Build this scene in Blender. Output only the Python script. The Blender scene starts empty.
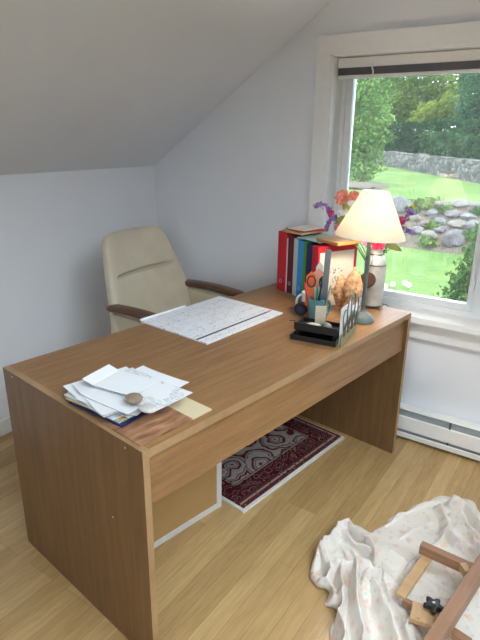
import bpy, bmesh, math, random
import numpy as np
from mathutils import Vector, Matrix, noise as mnoise
PI = math.pi
scene = bpy.context.scene
COL = scene.collection
random.seed(7)

# ------------------------------------------------------------------ camera
CAM = Vector((2.3947, -2.5615, 1.5066))
YAW, PITCH, ROLL, FPX = -0.5953, 0.3373, 0.0112, 533.73
fw = Vector((math.sin(YAW)*math.cos(PITCH), math.cos(YAW)*math.cos(PITCH), -math.sin(PITCH)))
rt = fw.cross(Vector((0, 0, 1))).normalized(); up = rt.cross(fw)
R_ = rt*math.cos(ROLL) + up*math.sin(ROLL); U_ = -rt*math.sin(ROLL) + up*math.cos(ROLL)
cam = bpy.data.cameras.new('camera'); co = bpy.data.objects.new('camera', cam); COL.objects.link(co)
M = Matrix((R_, U_, -fw)).transposed().to_4x4(); M.translation = CAM
co.matrix_world = M
cam.sensor_fit = 'VERTICAL'; cam.sensor_height = 24; cam.lens = FPX/640*24; cam.clip_start = .02; cam.clip_end = 400
scene.camera = co

def ray(x, y):
    return R_*((x-240)/FPX) + U_*(-(y-320)/FPX) + fw
def onz(x, y, z=0.0):
    d = ray(x, y); return CAM + d*((z-CAM.z)/d.z)
def ony(x, y, Y):
    d = ray(x, y); return CAM + d*((Y-CAM.y)/d.y)
def onpl(x, y, base):                    # on the upright plane through base that faces the room
    n = Vector((math.sin(YAW), math.cos(YAW), 0)); d = ray(x, y)
    return CAM + d*(n.dot(Vector(base)-CAM)/n.dot(d))

# ------------------------------------------------------------------ materials
MATS = {}
def nt(name):
    m = bpy.data.materials.new(name); m.use_nodes = True
    t = m.node_tree; b = t.nodes['Principled BSDF']; MATS[name] = m
    return m, t, b
def N(t, typ, **kw):
    n = t.nodes.new(typ)
    for k, v in kw.items():
        if k in n.inputs: n.inputs[k].default_value = v
        else: setattr(n, k, v)
    return n
def ramp(t, fac, stops):
    r = t.nodes.new('ShaderNodeValToRGB'); e = r.color_ramp.elements
    while len(e) < len(stops): e.new(.5)
    for i, (p, c) in enumerate(stops): e[i].position = p; e[i].color = (*c, 1)
    t.links.new(fac, r.inputs[0]); return r.outputs[0]
def coords(t, scale=(1, 1, 1), loc=(0, 0, 0), rot=(0, 0, 0)):
    tc = t.nodes.new('ShaderNodeTexCoord'); mp = t.nodes.new('ShaderNodeMapping')
    mp.inputs['Scale'].default_value = scale; mp.inputs['Location'].default_value = loc; mp.inputs['Rotation'].default_value = rot
    t.links.new(tc.outputs['Object'], mp.inputs[0]); return mp.outputs[0]
def mixc(t, fac, a, b, blend='MIX'):
    n = t.nodes.new('ShaderNodeMix'); n.data_type = 'RGBA'; n.blend_type = blend
    for sock, v in ((n.inputs[0], fac), (n.inputs[6], a), (n.inputs[7], b)):
        if hasattr(v, 'is_output'): t.links.new(v, sock)
        elif isinstance(v, (tuple, list)): sock.default_value = (*v[:3], 1)
        else: sock.default_value = v
    return n.outputs[2]
def math_(t, op, a, b=None, c=None):
    n = t.nodes.new('ShaderNodeMath'); n.operation = op
    for i, v in enumerate((a, b, c)):
        if v is None: continue
        if hasattr(v, 'is_output'): t.links.new(v, n.inputs[i])
        else: n.inputs[i].default_value = v
    return n.outputs[0]
def noise(t, vec, scale, detail=4, rough=.5, dist=0):
    n = N(t, 'ShaderNodeTexNoise', Scale=scale, Detail=detail, Roughness=rough, Distortion=dist)
    t.links.new(vec, n.inputs['Vector']); return n.outputs['Fac']
def bump(t, b, h, strength=.2, dist=.005):
    n = N(t, 'ShaderNodeBump', Strength=strength, Distance=dist)
    t.links.new(h, n.inputs['Height']); t.links.new(n.outputs[0], b.inputs['Normal'])
def N_sep(t, c):
    n = t.nodes.new('ShaderNodeSeparateColor'); t.links.new(c, n.inputs[0]); return n.outputs[0]
def plain(name, c, rough=.6, metal=0, var=.06, scale=30, bmp=0, spec=.5):
    m, t, b = nt(name)
    v = coords(t); f = noise(t, v, scale, 3)
    lo = tuple(max(0, x*(1-var)) for x in c); hi = tuple(min(1, x*(1+var)) for x in c)
    t.links.new(ramp(t, f, [(.3, lo), (.7, hi)]), b.inputs['Base Color'])
    b.inputs['Roughness'].default_value = rough; b.inputs['Metallic'].default_value = metal
    b.inputs['Specular IOR Level'].default_value = spec
    if bmp: bump(t, b, noise(t, v, scale*6, 2), bmp, .002)
    return m
def wood(name, c1, c2, stretch, rough=.42, fine=60):
    m, t, b = nt(name)
    v = coords(t, stretch)
    f1 = noise(t, v, 3.0, 6, .6, .6); f2 = noise(t, v, fine, 3, .6)
    f = math_(t, 'ADD', math_(t, 'MULTIPLY', f1, .62), math_(t, 'MULTIPLY', f2, .38))
    t.links.new(ramp(t, f, [(.36, c1), (.64, c2)]), b.inputs['Base Color'])
    b.inputs['Roughness'].default_value = rough
    bump(t, b, f, .06, .001)
    return m

WALLC = (.81, .825, .865)
plain('wall_paint', WALLC, .85, var=.015, scale=3, bmp=.05)
plain('ceiling_paint', (.82, .855, .915), .9, var=.015, scale=3, bmp=.05)
plain('trim_paint', (.84, .84, .83), .5, var=.02)
plain('vinyl', (.80, .82, .84), .35, var=.02)
plain('heater_enamel', (.84, .83, .80), .4, var=.02)
plain('heater_slot', (.12, .13, .14), .6)
plain('heater_grey', (.42, .46, .48), .5)
plain('blind_slat', (.17, .165, .18), .5)
OAK1, OAK2 = (.205, .098, .035), (.345, .184, .074)
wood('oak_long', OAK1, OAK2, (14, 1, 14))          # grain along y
wood('oak_upright_shaded', tuple(.57*x for x in OAK1), tuple(.57*x for x in OAK2), (14, 14, 1))  # same oak darkened: shade on the desk ends is put into the colour
wood('oak_edge', (.30, .175, .08), (.40, .25, .125), (3, 3, 3))
wood('hardboard', (.45, .28, .11), (.52, .335, .145), (2, 2, 2), .55, 200)
wood('beech', (.42, .25, .12), (.52, .33, .17), (12, 1, 12))
wood('walnut_arm', (.075, .030, .016), (.16, .072, .042), (1.5, 12, 12), .35)
wood('frame_brown', (.22, .105, .055), (.33, .17, .09), (1.5, 14, 14), .4)
plain('melamine', (.74, .74, .72), .45, var=.02)
plain('dark_screw', (.12, .08, .05), .4)
plain('steel', (.62, .62, .60), .35, 1.0)
plain('leather', (.60, .53, .40), .5, var=.05, scale=12, bmp=.12)
plain('black_plastic', (.012, .012, .013), .35)
plain('paper', (.80, .81, .84), .8, var=.01)
plain('paper_cream', (.82, .78, .68), .8, var=.02)
plain('card_beige', (.62, .52, .38), .8)
plain('red_cloth', (.60, .014, .03), .5, var=.12)
plain('maroon', (.12, .012, .022), .5)
plain('blue_vinyl', (.025, .30, .70), .35)
plain('navy', (.015, .022, .10), .4)
plain('green_board', (.08, .34, .04), .5)
plain('grey_board', (.58, .64, .66), .6)
plain('orange_card', (.75, .16, .04), .6)
plain('salmon_card', (.75, .36, .26), .6)
plain('tan_folder', (.60, .42, .20), .7)
plain('amber_card', (.50, .24, .07), .6)
plain('aqua', (.40, .58, .58), .25)
plain('teal_glaze', (.10, .24, .27), .25)
plain('white_glaze', (.75, .74, .72), .25)
plain('lamp_metal', (.10, .13, .125), .5, var=.2, scale=60)
plain('galvanised', (.54, .54, .51), .42, .35, var=.25, scale=14)
plain('wire_dark', (.05, .035, .025), .5, .6)
plain('rust_disc', (.10, .045, .025), .6, var=.4, scale=60)
plain('dried_pod', (.62, .36, .19), .8, var=.6, scale=55, bmp=.5)
plain('green_metal', (.23, .24, .10), .4, .4, var=.25, scale=60)
plain('pewter', (.16, .16, .12), .45, .7)
plain('pebble_grey', (.30, .29, .26), .6, var=.2, scale=50)
plain('pebble_brown', (.26, .19, .13), .6, var=.2, scale=60)
plain('pebble_pale', (.55, .54, .50), .4, var=.15, scale=60)
plain('ruler_grey', (.20, .22, .23), .4, .3)
plain('ink', (.03, .03, .05), .7)
plain('pink_ink', (.70, .12, .2), .7)
plain('pen_red', (.5, .02, .03), .3); plain('pen_green', (.03, .25, .12), .3); plain('pen_silver', (.55, .55, .55), .3, .8)
plain('petal_purple', (.40, .22, .56), .7, var=.3, scale=80)
plain('petal_coral', (.86, .30, .22), .7, var=.3, scale=80)
plain('petal_red', (.62, .03, .09), .7, var=.3, scale=80)
plain('petal_pink', (.72, .25, .42), .7, var=.3, scale=80)
plain('petal_white', (.75, .75, .78), .7, var=.1, scale=80)
plain('petal_yellow', (.8, .6, .08), .7)
plain('stem_green', (.07, .16, .04), .6, var=.3)
plain('leaf_olive', (.26, .28, .06), .6, var=.3)
plain('binding', (.66, .65, .60), .9, var=.05, scale=120, bmp=.3)
plain('bark', (.09, .06, .04), .9, var=.4, scale=8, bmp=.5)
plain('soil', (.07, .055, .04), .95, var=.4, scale=5, bmp=.5)
plain('rock_grey', (.098, .096, .094), .9, var=.45, scale=3, bmp=.5)
plain('rock_mauve', (.085, .075, .082), .9, var=.4, scale=4, bmp=.5)
plain('rock_tan', (.12, .106, .088), .9, var=.4, scale=3, bmp=.5)

# floor boards run towards the window
m, t, b = nt('floor_boards')
tc = t.nodes.new('ShaderNodeTexCoord'); sp = t.nodes.new('ShaderNodeSeparateXYZ'); cb = t.nodes.new('ShaderNodeCombineXYZ')
t.links.new(tc.outputs['Object'], sp.inputs[0]); t.links.new(sp.outputs[1], cb.inputs[0]); t.links.new(sp.outputs[0], cb.inputs[1])
br = N(t, 'ShaderNodeTexBrick', Scale=1.0); br.inputs['Brick Width'].default_value = .85; br.inputs['Row Height'].default_value = .068
br.inputs['Mortar Size'].default_value = .0007; br.inputs['Mortar Smooth'].default_value = .3; br.inputs['Bias'].default_value = 0
br.offset = .37; br.offset_frequency = 3; br.inputs['Color1'].default_value = (.42, .262, .112, 1); br.inputs['Color2'].default_value = (.57, .385, .18, 1)
br.inputs['Mortar'].default_value = (.26, .16, .07, 1)
t.links.new(cb.outputs[0], br.inputs['Vector'])
v = coords(t, (14, 1.2, 1)); g = noise(t, v, 5, 6, .65, .8)
gr = ramp(t, g, [(.3, (.80, .78, .74)), (.7, (1.08, 1.07, 1.05))])
t.links.new(mixc(t, 1.0, br.outputs['Color'], gr, 'MULTIPLY'), b.inputs['Base Color'])
b.inputs['Roughness'].default_value = .27
bump(t, b, br.outputs['Fac'], -.15, .001)

# desk calendar: ruled month grid with pencilled notes
m, t, b = nt('calendar_print')
tc = t.nodes.new('ShaderNodeTexCoord'); sp = t.nodes.new('ShaderNodeSeparateXYZ'); t.links.new(tc.outputs['Object'], sp.inputs[0])
def line(axis, period, width):
    q = math_(t, 'FRACT', math_(t, 'DIVIDE', math_(t, 'ADD', sp.outputs[axis], 10.0), period))
    return math_(t, 'LESS_THAN', q, width/period)
grid = math_(t, 'MAXIMUM', line(0, .062, .0016), line(1, .068, .0016))
v = coords(t, (70, 45, 1)); sc = noise(t, v, 2.0, 2, .7)
v2 = coords(t, (30, 15, 1)); cl = noise(t, v2, 1.1, 1)
marks = math_(t, 'MULTIPLY', math_(t, 'GREATER_THAN', sc, .60), math_(t, 'GREATER_THAN', cl, .52))
c1 = mixc(t, math_(t, 'MULTIPLY', grid, .5), (.80, .81, .85), (.25, .27, .35))
c2 = mixc(t, math_(t, 'MULTIPLY', marks, .75), c1, (.16, .16, .22))
t.links.new(c2, b.inputs['Base Color']); b.inputs['Roughness'].default_value = .75

# typed letter / receipt
m, t, b = nt('paper_typed')
tc = t.nodes.new('ShaderNodeTexCoord'); sp = t.nodes.new('ShaderNodeSeparateXYZ'); t.links.new(tc.outputs['Object'], sp.inputs[0])
ln = math_(t, 'LESS_THAN', math_(t, 'FRACT', math_(t, 'DIVIDE', math_(t, 'ADD', sp.outputs[0], 5.0), .008)), .4)
wd = math_(t, 'GREATER_THAN', noise(t, coords(t, (25, 260, 1)), 1.0, 2), .5)
bl = math_(t, 'GREATER_THAN', noise(t, coords(t, (11, 7, 1)), 1.3, 1), .5)
f = math_(t, 'MULTIPLY', math_(t, 'MULTIPLY', ln, wd), bl)
t.links.new(mixc(t, math_(t, 'MULTIPLY', f, .75), (.78, .78, .80), (.12, .13, .2)), b.inputs['Base Color']); b.inputs['Roughness'].default_value = .8

# loose ink sketch: dark strokes in two patches of the sheet
m, t, b = nt('ink_drawing')
tc = t.nodes.new('ShaderNodeTexCoord'); sp = t.nodes.new('ShaderNodeSeparateXYZ'); t.links.new(tc.outputs['Object'], sp.inputs[0])
def patch(y0, z0, ry, rz_):
    a = math_(t, 'POWER', math_(t, 'DIVIDE', math_(t, 'SUBTRACT', sp.outputs[1], y0), ry), 2.0); c_ = math_(t, 'POWER', math_(t, 'DIVIDE', math_(t, 'SUBTRACT', sp.outputs[2], z0), rz_), 2.0)
    return math_(t, 'LESS_THAN', math_(t, 'ADD', a, c_), 1.0)
area = math_(t, 'MAXIMUM', math_(t, 'MAXIMUM', patch(.125, .222, .012, .004), patch(.09, .165, .05, .014)), math_(t, 'MAXIMUM', patch(.11, .125, .045, .016), patch(.12, .07, .06, .03)))
st = N(t, 'ShaderNodeTexVoronoi', Scale=55.0); st.feature = 'DISTANCE_TO_EDGE'; t.links.new(coords(t, (1, 1.4, .8)), st.inputs['Vector'])
f = math_(t, 'MULTIPLY', area, math_(t, 'LESS_THAN', st.outputs['Distance'], .07)); f = math_(t, 'MULTIPLY', f, math_(t, 'GREATER_THAN', noise(t, coords(t), 60, 1), .5))
t.links.new(mixc(t, f, (.82, .79, .70), (.06, .055, .07)), b.inputs['Base Color']); b.inputs['Roughness'].default_value = .8

# brochure cover: brown picture with a cream end
m, t, b = nt('brochure_cover')
tc = t.nodes.new('ShaderNodeTexCoord'); sp = t.nodes.new('ShaderNodeSeparateXYZ'); t.links.new(tc.outputs['Object'], sp.inputs[0])
pic = ramp(t, noise(t, coords(t, (30, 8, 1)), 1.5, 3), [(.35, (.20, .085, .04)), (.6, (.42, .22, .12)), (.75, (.55, .36, .22))])
t.links.new(mixc(t, math_(t, 'GREATER_THAN', sp.outputs[1], .055), pic, (.66, .56, .36)), b.inputs['Base Color']); b.inputs['Roughness'].default_value = .35

# oriental rug
m, t, b = nt('rug_pile')
tc = t.nodes.new('ShaderNodeTexCoord'); sp = t.nodes.new('ShaderNodeSeparateXYZ'); t.links.new(tc.outputs['Object'], sp.inputs[0])
ax = math_(t, 'ABSOLUTE', sp.outputs[0]); ay = math_(t, 'ABSOLUTE', sp.outputs[1])
HX, HY = .235, .405
dE = math_(t, 'MINIMUM', math_(t, 'SUBTRACT', HX, ax), math_(t, 'SUBTRACT', HY, ay))      # distance in from the edge
v = coords(t)
def warp(sc, am):
    n = N(t, 'ShaderNodeTexNoise', Scale=sc, Detail=2); t.links.new(v, n.inputs['Vector'])
    a = t.nodes.new('ShaderNodeVectorMath'); a.operation = 'SCALE'; t.links.new(n.outputs['Color'], a.inputs[0]); a.inputs['Scale'].default_value = am
    q = t.nodes.new('ShaderNodeVectorMath'); q.operation = 'ADD'; t.links.new(v, q.inputs[0]); t.links.new(a.outputs[0], q.inputs[1]); return q.outputs[0]
def cells(scale, vec):
    o = N(t, 'ShaderNodeTexVoronoi', Scale=scale); t.links.new(vec, o.inputs['Vector']); return o.outputs['Distance']
dF = cells(7.5, warp(9, .09)); dB = cells(17, warp(20, .04)); dS = cells(55, v)
rings = math_(t, 'FRACT', math_(t, 'MULTIPLY', dF, 3.1))
fieldc = ramp(t, rings, [(.0, (.085, .012, .018)), (.16, (.13, .02, .028)), (.24, (.30, .27, .26)), (.62, (.36, .33, .32)), (.70, (.05, .02, .028)), (.80, (.30, .20, .17)), (.90, (.34, .31, .30)), (1.0, (.10, .014, .02))])
fieldc = mixc(t, math_(t, 'LESS_THAN', dS, .17), fieldc, (.16, .05, .055))
rb = math_(t, 'FRACT', math_(t, 'MULTIPLY', dB, 2.6))
bord = ramp(t, rb, [(.0, (.28, .19, .15)), (.10, (.20, .07, .06)), (.18, (.060, .008, .013)), (.60, (.075, .008, .014)), (.66, (.22, .13, .11)), (.74, (.03, .03, .045)), (.84, (.07, .008, .013)), (1.0, (.09, .012, .018))])
guard = mixc(t, math_(t, 'LESS_THAN', dS, .30), (.30, .23, .17), (.09, .02, .025))
stripe = mixc(t, math_(t, 'LESS_THAN', dS, .22), (.12, .025, .03), (.24, .18, .15))
c = mixc(t, math_(t, 'GREATER_THAN', dE, .016), stripe, guard)
c = mixc(t, math_(t, 'GREATER_THAN', dE, .032), c, stripe)
c = mixc(t, math_(t, 'GREATER_THAN', dE, .046), c, bord)
c = mixc(t, math_(t, 'GREATER_THAN', dE, .120), c, guard)
c = mixc(t, math_(t, 'GREATER_THAN', dE, .132), c, fieldc)
for e0 in (.015, .031, .045, .119, .131):
    k = math_(t, 'LESS_THAN', math_(t, 'ABSOLUTE', math_(t, 'SUBTRACT', dE, e0)), .0018)
    c = mixc(t, k, c, (.02, .012, .016))
t.links.new(c, b.inputs['Base Color']); b.inputs['Roughness'].default_value = 1.0; b.inputs['Specular IOR Level'].default_value = .1
bump(t, b, noise(t, v, 400, 2), .4, .002)

# floral cotton
m, t, b = nt('floral_cotton')
v = coords(t)
base = (.70, .65, .595)
def spots(scale, th, col, seed, base, amt):
    vv = coords(t, (1, 1, 1), (seed, seed*1.7, seed*.3))
    o = N(t, 'ShaderNodeTexVoronoi', Scale=scale); t.links.new(vv, o.inputs['Vector'])
    wob = math_(t, 'ADD', o.outputs['Distance'], math_(t, 'MULTIPLY', noise(t, vv, scale*5, 2), .25))
    return mixc(t, math_(t, 'MULTIPLY', math_(t, 'LESS_THAN', wob, th), amt), base, col)
c = spots(15, .36, (.74, .44, .28), 1.3, base, .42)
c = spots(19, .34, (.66, .34, .42), 5.1, c, .36)
c = spots(25, .32, (.45, .44, .60), 9.7, c, .34)
c = spots(32, .32, (.42, .50, .34), 3.9, c, .38)
t.links.new(c, b.inputs['Base Color']); b.inputs['Roughness'].default_value = .9; b.inputs['Specular IOR Level'].default_value = .15

# lampshade: thin fabric, lets the bulb through
m, t, b = nt('shade_fabric')
out = t.nodes['Material Output']
d = N(t, 'ShaderNodeBsdfDiffuse'); tr = N(t, 'ShaderNodeBsdfTranslucent'); mx = N(t, 'ShaderNodeMixShader', Fac=.42)
cc = ramp(t, noise(t, coords(t, (1, 1, 1)), 90, 2), [(.3, (.84, .80, .70)), (.7, (.88, .84, .75))])
t.links.new(cc, d.inputs[0]); t.links.new(cc, tr.inputs[0])
t.links.new(d.outputs[0], mx.inputs[1]); t.links.new(tr.outputs[0], mx.inputs[2]); t.links.new(mx.outputs[0], out.inputs[0])
# bulb
m, t, b = nt('bulb_glow'); b.inputs['Emission Color'].default_value = (1, .72, .42, 1); b.inputs['Emission Strength'].default_value = 6
# window glass: pane with a mirror sheen, faint veil of glare put into the shader
m, t, b = nt('window_glass')
out = t.nodes['Material Output']
tb = N(t, 'ShaderNodeBsdfTransparent'); tb.inputs[0].default_value = (.97, .985, .98, 1)
gl = N(t, 'ShaderNodeBsdfGlossy', Roughness=.0); fr = N(t, 'ShaderNodeFresnel', IOR=1.5); mx = N(t, 'ShaderNodeMixShader')
t.links.new(math_(t, 'MULTIPLY', fr.outputs[0], 2.2), mx.inputs[0]); t.links.new(tb.outputs[0], mx.inputs[1]); t.links.new(gl.outputs[0], mx.inputs[2])
ds = N(t, 'ShaderNodeBsdfTranslucent'); ds.inputs[0].default_value = (.9, .92, .95, 1); hz = N(t, 'ShaderNodeMixShader', Fac=.014)
t.links.new(mx.outputs[0], hz.inputs[1]); t.links.new(ds.outputs[0], hz.inputs[2]); t.links.new(hz.outputs[0], out.inputs[0])

def foliage(name, dark, mid, light, scale=1.2):
    m, t, b = nt(name); out = t.nodes['Material Output']
    f = math_(t, 'ADD', math_(t, 'MULTIPLY', noise(t, coords(t), scale, 2), .5), math_(t, 'MULTIPLY', noise(t, coords(t), scale*9, 2), .5))
    dark, mid, light = [tuple(x*.55 for x in q) for q in (dark, mid, light)]
    c = ramp(t, f, [(.36, dark), (.5, mid), (.62, light)])
    d = N(t, 'ShaderNodeBsdfDiffuse'); tr = N(t, 'ShaderNodeBsdfTranslucent'); mx = N(t, 'ShaderNodeMixShader', Fac=.3)
    t.links.new(c, d.inputs[0]); t.links.new(c, tr.inputs[0]); t.links.new(d.outputs[0], mx.inputs[1]); t.links.new(tr.outputs[0], mx.inputs[2])
    t.links.new(mx.outputs[0], out.inputs[0])
foliage('leaf_hedge', (.014, .045, .02), (.03, .09, .038), (.07, .16, .065), .8)
foliage('leaf_ivy', (.03, .09, .035), (.07, .17, .07), (.17, .30, .14), 1.0)
foliage('leaf_conifer', (.07, .17, .035), (.20, .38, .10), (.42, .64, .20), 1.0)
foliage('leaf_tree', (.05, .11, .02), (.12, .21, .045), (.25, .35, .08), .5)
foliage('leaf_yellow', (.13, .20, .03), (.24, .33, .06), (.40, .46, .10), .6)
foliage('leaf_blue', (.03, .10, .05), (.06, .17, .09), (.14, .28, .16), .6)
foliage('leaf_shrub', (.03, .10, .025), (.08, .20, .04), (.20, .36, .09), 2.5)
foliage('leaf_rockery', (.07, .15, .03), (.16, .28, .06), (.30, .42, .12), 3)

m, t, b = nt('lawn_grass')
v = coords(t); f = math_(t, 'ADD', math_(t, 'MULTIPLY', noise(t, v, .5, 4, .6), .45), math_(t, 'MULTIPLY', noise(t, v, 9, 6, .8), .55))
t.links.new(ramp(t, f, [(.36, (.055, .105, .026)), (.47, (.078, .135, .036)), (.56, (.105, .160, .050)), (.66, (.15, .175, .085))]), b.inputs['Base Color'])
b.inputs['Roughness'].default_value = .95; b.inputs['Specular IOR Level'].default_value = .1
bump(t, b, noise(t, v, 30, 3), .6, .05)
m, t, b = nt('dry_stone')
v = coords(t, (1, 1, 1.6)); vo = N(t, 'ShaderNodeTexVoronoi', Scale=3.2); vo.feature = 'DISTANCE_TO_EDGE'; t.links.new(v, vo.inputs['Vector'])
vc = N(t, 'ShaderNodeTexVoronoi', Scale=3.2); t.links.new(v, vc.inputs['Vector'])
stone = ramp(t, math_(t, 'ADD', math_(t, 'MULTIPLY', noise(t, v, 6, 4), .6), math_(t, 'MULTIPLY', N_sep(t, vc.outputs['Color']), .4)), [(.3, (.045, .044, .040)), (.5, (.095, .092, .085)), (.7, (.17, .165, .155))])
t.links.new(mixc(t, math_(t, 'LESS_THAN', vo.outputs['Distance'], .045), stone, (.03, .032, .025)), b.inputs['Base Color']); b.inputs['Roughness'].default_value = .95
bump(t, b, vo.outputs['Distance'], .8, .08)

# ------------------------------------------------------------------ mesh helpers
def bm_new(): return bmesh.new()
def box(bm, x0, x1, y0, y1, z0, z1, mtx=None, bev=0):
    t_ = bmesh.new()
    vs = [t_.verts.new(p) for p in ((x0, y0, z0), (x1, y0, z0), (x1, y1, z0), (x0, y1, z0), (x0, y0, z1), (x1, y0, z1), (x1, y1, z1), (x0, y1, z1))]
    for f in ((3, 2, 1, 0), (4, 5, 6, 7), (0, 1, 5, 4), (1, 2, 6, 5), (2, 3, 7, 6), (3, 0, 4, 7)): t_.faces.new([vs[i] for i in f])
    if bev: bmesh.ops.bevel(t_, geom=list(t_.edges), offset=bev, segments=2, affect='EDGES', profile=.6)
    merge(bm, t_, mtx)
def merge(bm, t_, mtx=None):
    if mtx is not None: bmesh.ops.transform(t_, matrix=mtx, verts=t_.verts)
    me = bpy.data.meshes.new('tmp'); t_.to_mesh(me); t_.free(); bm.from_mesh(me); bpy.data.meshes.remove(me)
def prism(bm, pts, axis, a, b_):          # polygon pts (2D) pushed along axis from a to b_
    def P(p, q): return {'y': (p[0], q, p[1]), 'x': (q, p[0], p[1]), 'z': (p[0], p[1], q)}[axis]
    A = [bm.verts.new(P(p, a)) for p in pts]; B = [bm.verts.new(P(p, b_)) for p in pts]
    n = len(pts); bm.faces.new(A); bm.faces.new(list(reversed(B)))
    for i in range(n): bm.faces.new((A[i], B[i], B[(i+1) % n], A[(i+1) % n]))
    bmesh.ops.recalc_face_normals(bm, faces=bm.faces)
def lathe(bm, prof, seg=32, mtx=None, cap=True):
    t_ = bmesh.new(); rings = []
    for r, z in prof: rings.append([t_.verts.new((r*math.cos(2*PI*i/seg), r*math.sin(2*PI*i/seg), z)) for i in range(seg)])
    for a, b_ in zip(rings, rings[1:]):
        for i in range(seg): t_.faces.new((a[i], a[(i+1) % seg], b_[(i+1) % seg], b_[i]))
    if cap:
        t_.faces.new(list(reversed(rings[0]))); t_.faces.new(rings[-1])
    merge(bm, t_, mtx)
def tube(bm, pts, r, seg=8, closed=False):
    pts = [Vector(p) for p in pts]; n = len(pts); rings = []
    rr = r if isinstance(r, (list, tuple)) else [r]*n
    nrm = None
    for i, p in enumerate(pts):
        if closed: d = (pts[(i+1) % n]-pts[i-1]).normalized()
        else: d = (pts[min(i+1, n-1)]-pts[max(i-1, 0)]).normalized()
        if nrm is None: nrm = d.orthogonal().normalized()
        else:
            nrm = nrm - d*nrm.dot(d)
            nrm = nrm.normalized() if nrm.length > 1e-6 else d.orthogonal().normalized()
        bi = d.cross(nrm)
        rings.append([bm.verts.new(p + (nrm*math.cos(2*PI*k/seg)+bi*math.sin(2*PI*k/seg))*rr[i]) for k in range(seg)])
    prs = list(zip(rings, rings[1:])) + ([(rings[-1], rings[0])] if closed else [])
    for a, b_ in prs:
        for k in range(seg): bm.faces.new((a[k], a[(k+1) % seg], b_[(k+1) % seg], b_[k]))
    if not closed: bm.faces.new(list(reversed(rings[0]))); bm.faces.new(rings[-1])
def blob(bm, c, s, rough=.15, seed=0, sub=3, freq=1.0, rotz=0):
    t_ = bmesh.new(); bmesh.ops.create_icosphere(t_, subdivisions=sub, radius=1)
    for v in t_.verts:
        k = 1 + rough*mnoise.noise(v.co*1.3*freq+Vector((seed*3.1, seed*1.7, 0))) + rough*.4*mnoise.noise(v.co*4*freq+Vector((seed, 0, 0)))
        v.co = v.co*k
    merge(bm, t_, Matrix.Translation(c) @ Matrix.Rotation(rotz, 4, 'Z') @ Matrix.Diagonal((*s, 1)))
def mesh_obj(name, bm, mat, parent=None, smooth=False, loc=None, rot=None, weld=False):
    me = bpy.data.meshes.new(name)
    bmesh.ops.recalc_face_normals(bm, faces=bm.faces); bm.to_mesh(me); bm.free()
    if isinstance(mat, str): mat = MATS[mat]
    me.materials.append(mat)
    if smooth:
        for p in me.polygons: p.use_smooth = True
        if smooth != 'all':
            me.set_sharp_from_angle(angle=math.radians(40))
    o = bpy.data.objects.new(name, me); COL.objects.link(o)
    if parent: o.parent = parent
    if loc is not None: o.location = loc
    if rot is not None: o.rotation_euler = rot
    return o
def tag(o, label, cat, group=None, kind=None):
    o['label'] = label; o['category'] = cat
    if group: o['group'] = group
    if kind: o['kind'] = kind
    return o
def thing(name, label, cat, loc, rz=0, group=None, rot=None):
    o = bpy.data.objects.new(name, None); COL.objects.link(o); o.empty_display_size = .05
    o.location = loc; o.rotation_euler = rot if rot else (0, 0, rz)
    return tag(o, label, cat, group)
def structure(o, label=None):
    o['kind'] = 'structure'
    if label: o['label'] = label
    return o
def single(name, bm, mat, label, cat, group=None, smooth=False, loc=None, rot=None):
    return tag(mesh_obj(name, bm, mat, None, smooth, loc, rot), label, cat, group)

# ------------------------------------------------------------------ the room
KNEE, SLOPE, XR, YB = 1.3057, .677, 4.6, -3.8
PEAK = KNEE + SLOPE*XR/2
WX0, WX1, WZ0, WZ1 = 1.178, 3.403, .665, 1.862
bm = bm_new(); box(bm, -.12, XR+.12, YB-.12, .17, -.12, 0); structure(mesh_obj('floor', bm, 'floor_boards'), 'pale strip wood floor running towards the window')
bm = bm_new(); box(bm, -.12, 0, YB, .0, 0, KNEE); structure(mesh_obj('wall_left', bm, 'wall_paint'), 'low lilac-white knee wall behind the chair')
bm = bm_new(); box(bm, XR, XR+.12, YB, 0, 0, KNEE); structure(mesh_obj('wall_right', bm, 'wall_paint'))
zl = lambda x: KNEE + SLOPE*min(x, XR-x)
BX0, BX1, BZ0, BZ1 = 1.65, 3.78, .50, 1.84
bm = bm_new()
prism(bm, [(-.12, -.1), (BX0, -.1), (BX0, zl(BX0)+.02), (-.12, zl(-.12)+.02)], 'y', YB-.12, YB)
prism(bm, [(BX1, -.1), (XR+.12, -.1), (XR+.12, zl(-.12)+.02), (BX1, zl(BX1)+.02)], 'y', YB-.12, YB)
prism(bm, [(BX0, -.1), (BX1, -.1), (BX1, BZ0), (BX0, BZ0)], 'y', YB-.12, YB)
prism(bm, [(BX0, BZ1), (BX1, BZ1), (BX1, zl(BX1)+.02), (XR/2, PEAK+.02), (BX0, zl(BX0)+.02)], 'y', YB-.12, YB)
structure(mesh_obj('wall_back', bm, 'wall_paint'))
bm = bm_new()
for q in ((BX0, BX0+.05, BZ0, BZ1), (BX1-.05, BX1, BZ0, BZ1), (2.68, 2.74, BZ0+.05, BZ1-.05), (BX0+.05, BX1-.05, BZ0, BZ0+.05), (BX0+.05, BX1-.05, BZ1-.05, BZ1)): box(bm, q[0], q[1], YB-.10, YB-.02, q[2], q[3])
w3 = structure(mesh_obj('added_gable_window', bm, 'trim_paint'), 'unseen wide window added in the opposite gable to brighten the room')  # unseen window, added to let more daylight in from behind
bm = bm_new(); box(bm, BX0+.05, BX1-.05, YB-.062, YB-.058, BZ0+.05, BZ1-.05); mesh_obj('pane', bm, 'window_glass', w3)
bm = bm_new()
zl = lambda x: KNEE + SLOPE*min(x, XR-x)
prism(bm, [(-.12, 0), (WX0, 0), (WX0, zl(WX0)+.02), (-.12, zl(-.12)+.02)], 'y', 0, .17)
prism(bm, [(WX1, 0), (XR+.12, 0), (XR+.12, zl(-.12)+.02), (WX1, zl(WX1)+.02)], 'y', 0, .17)
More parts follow.
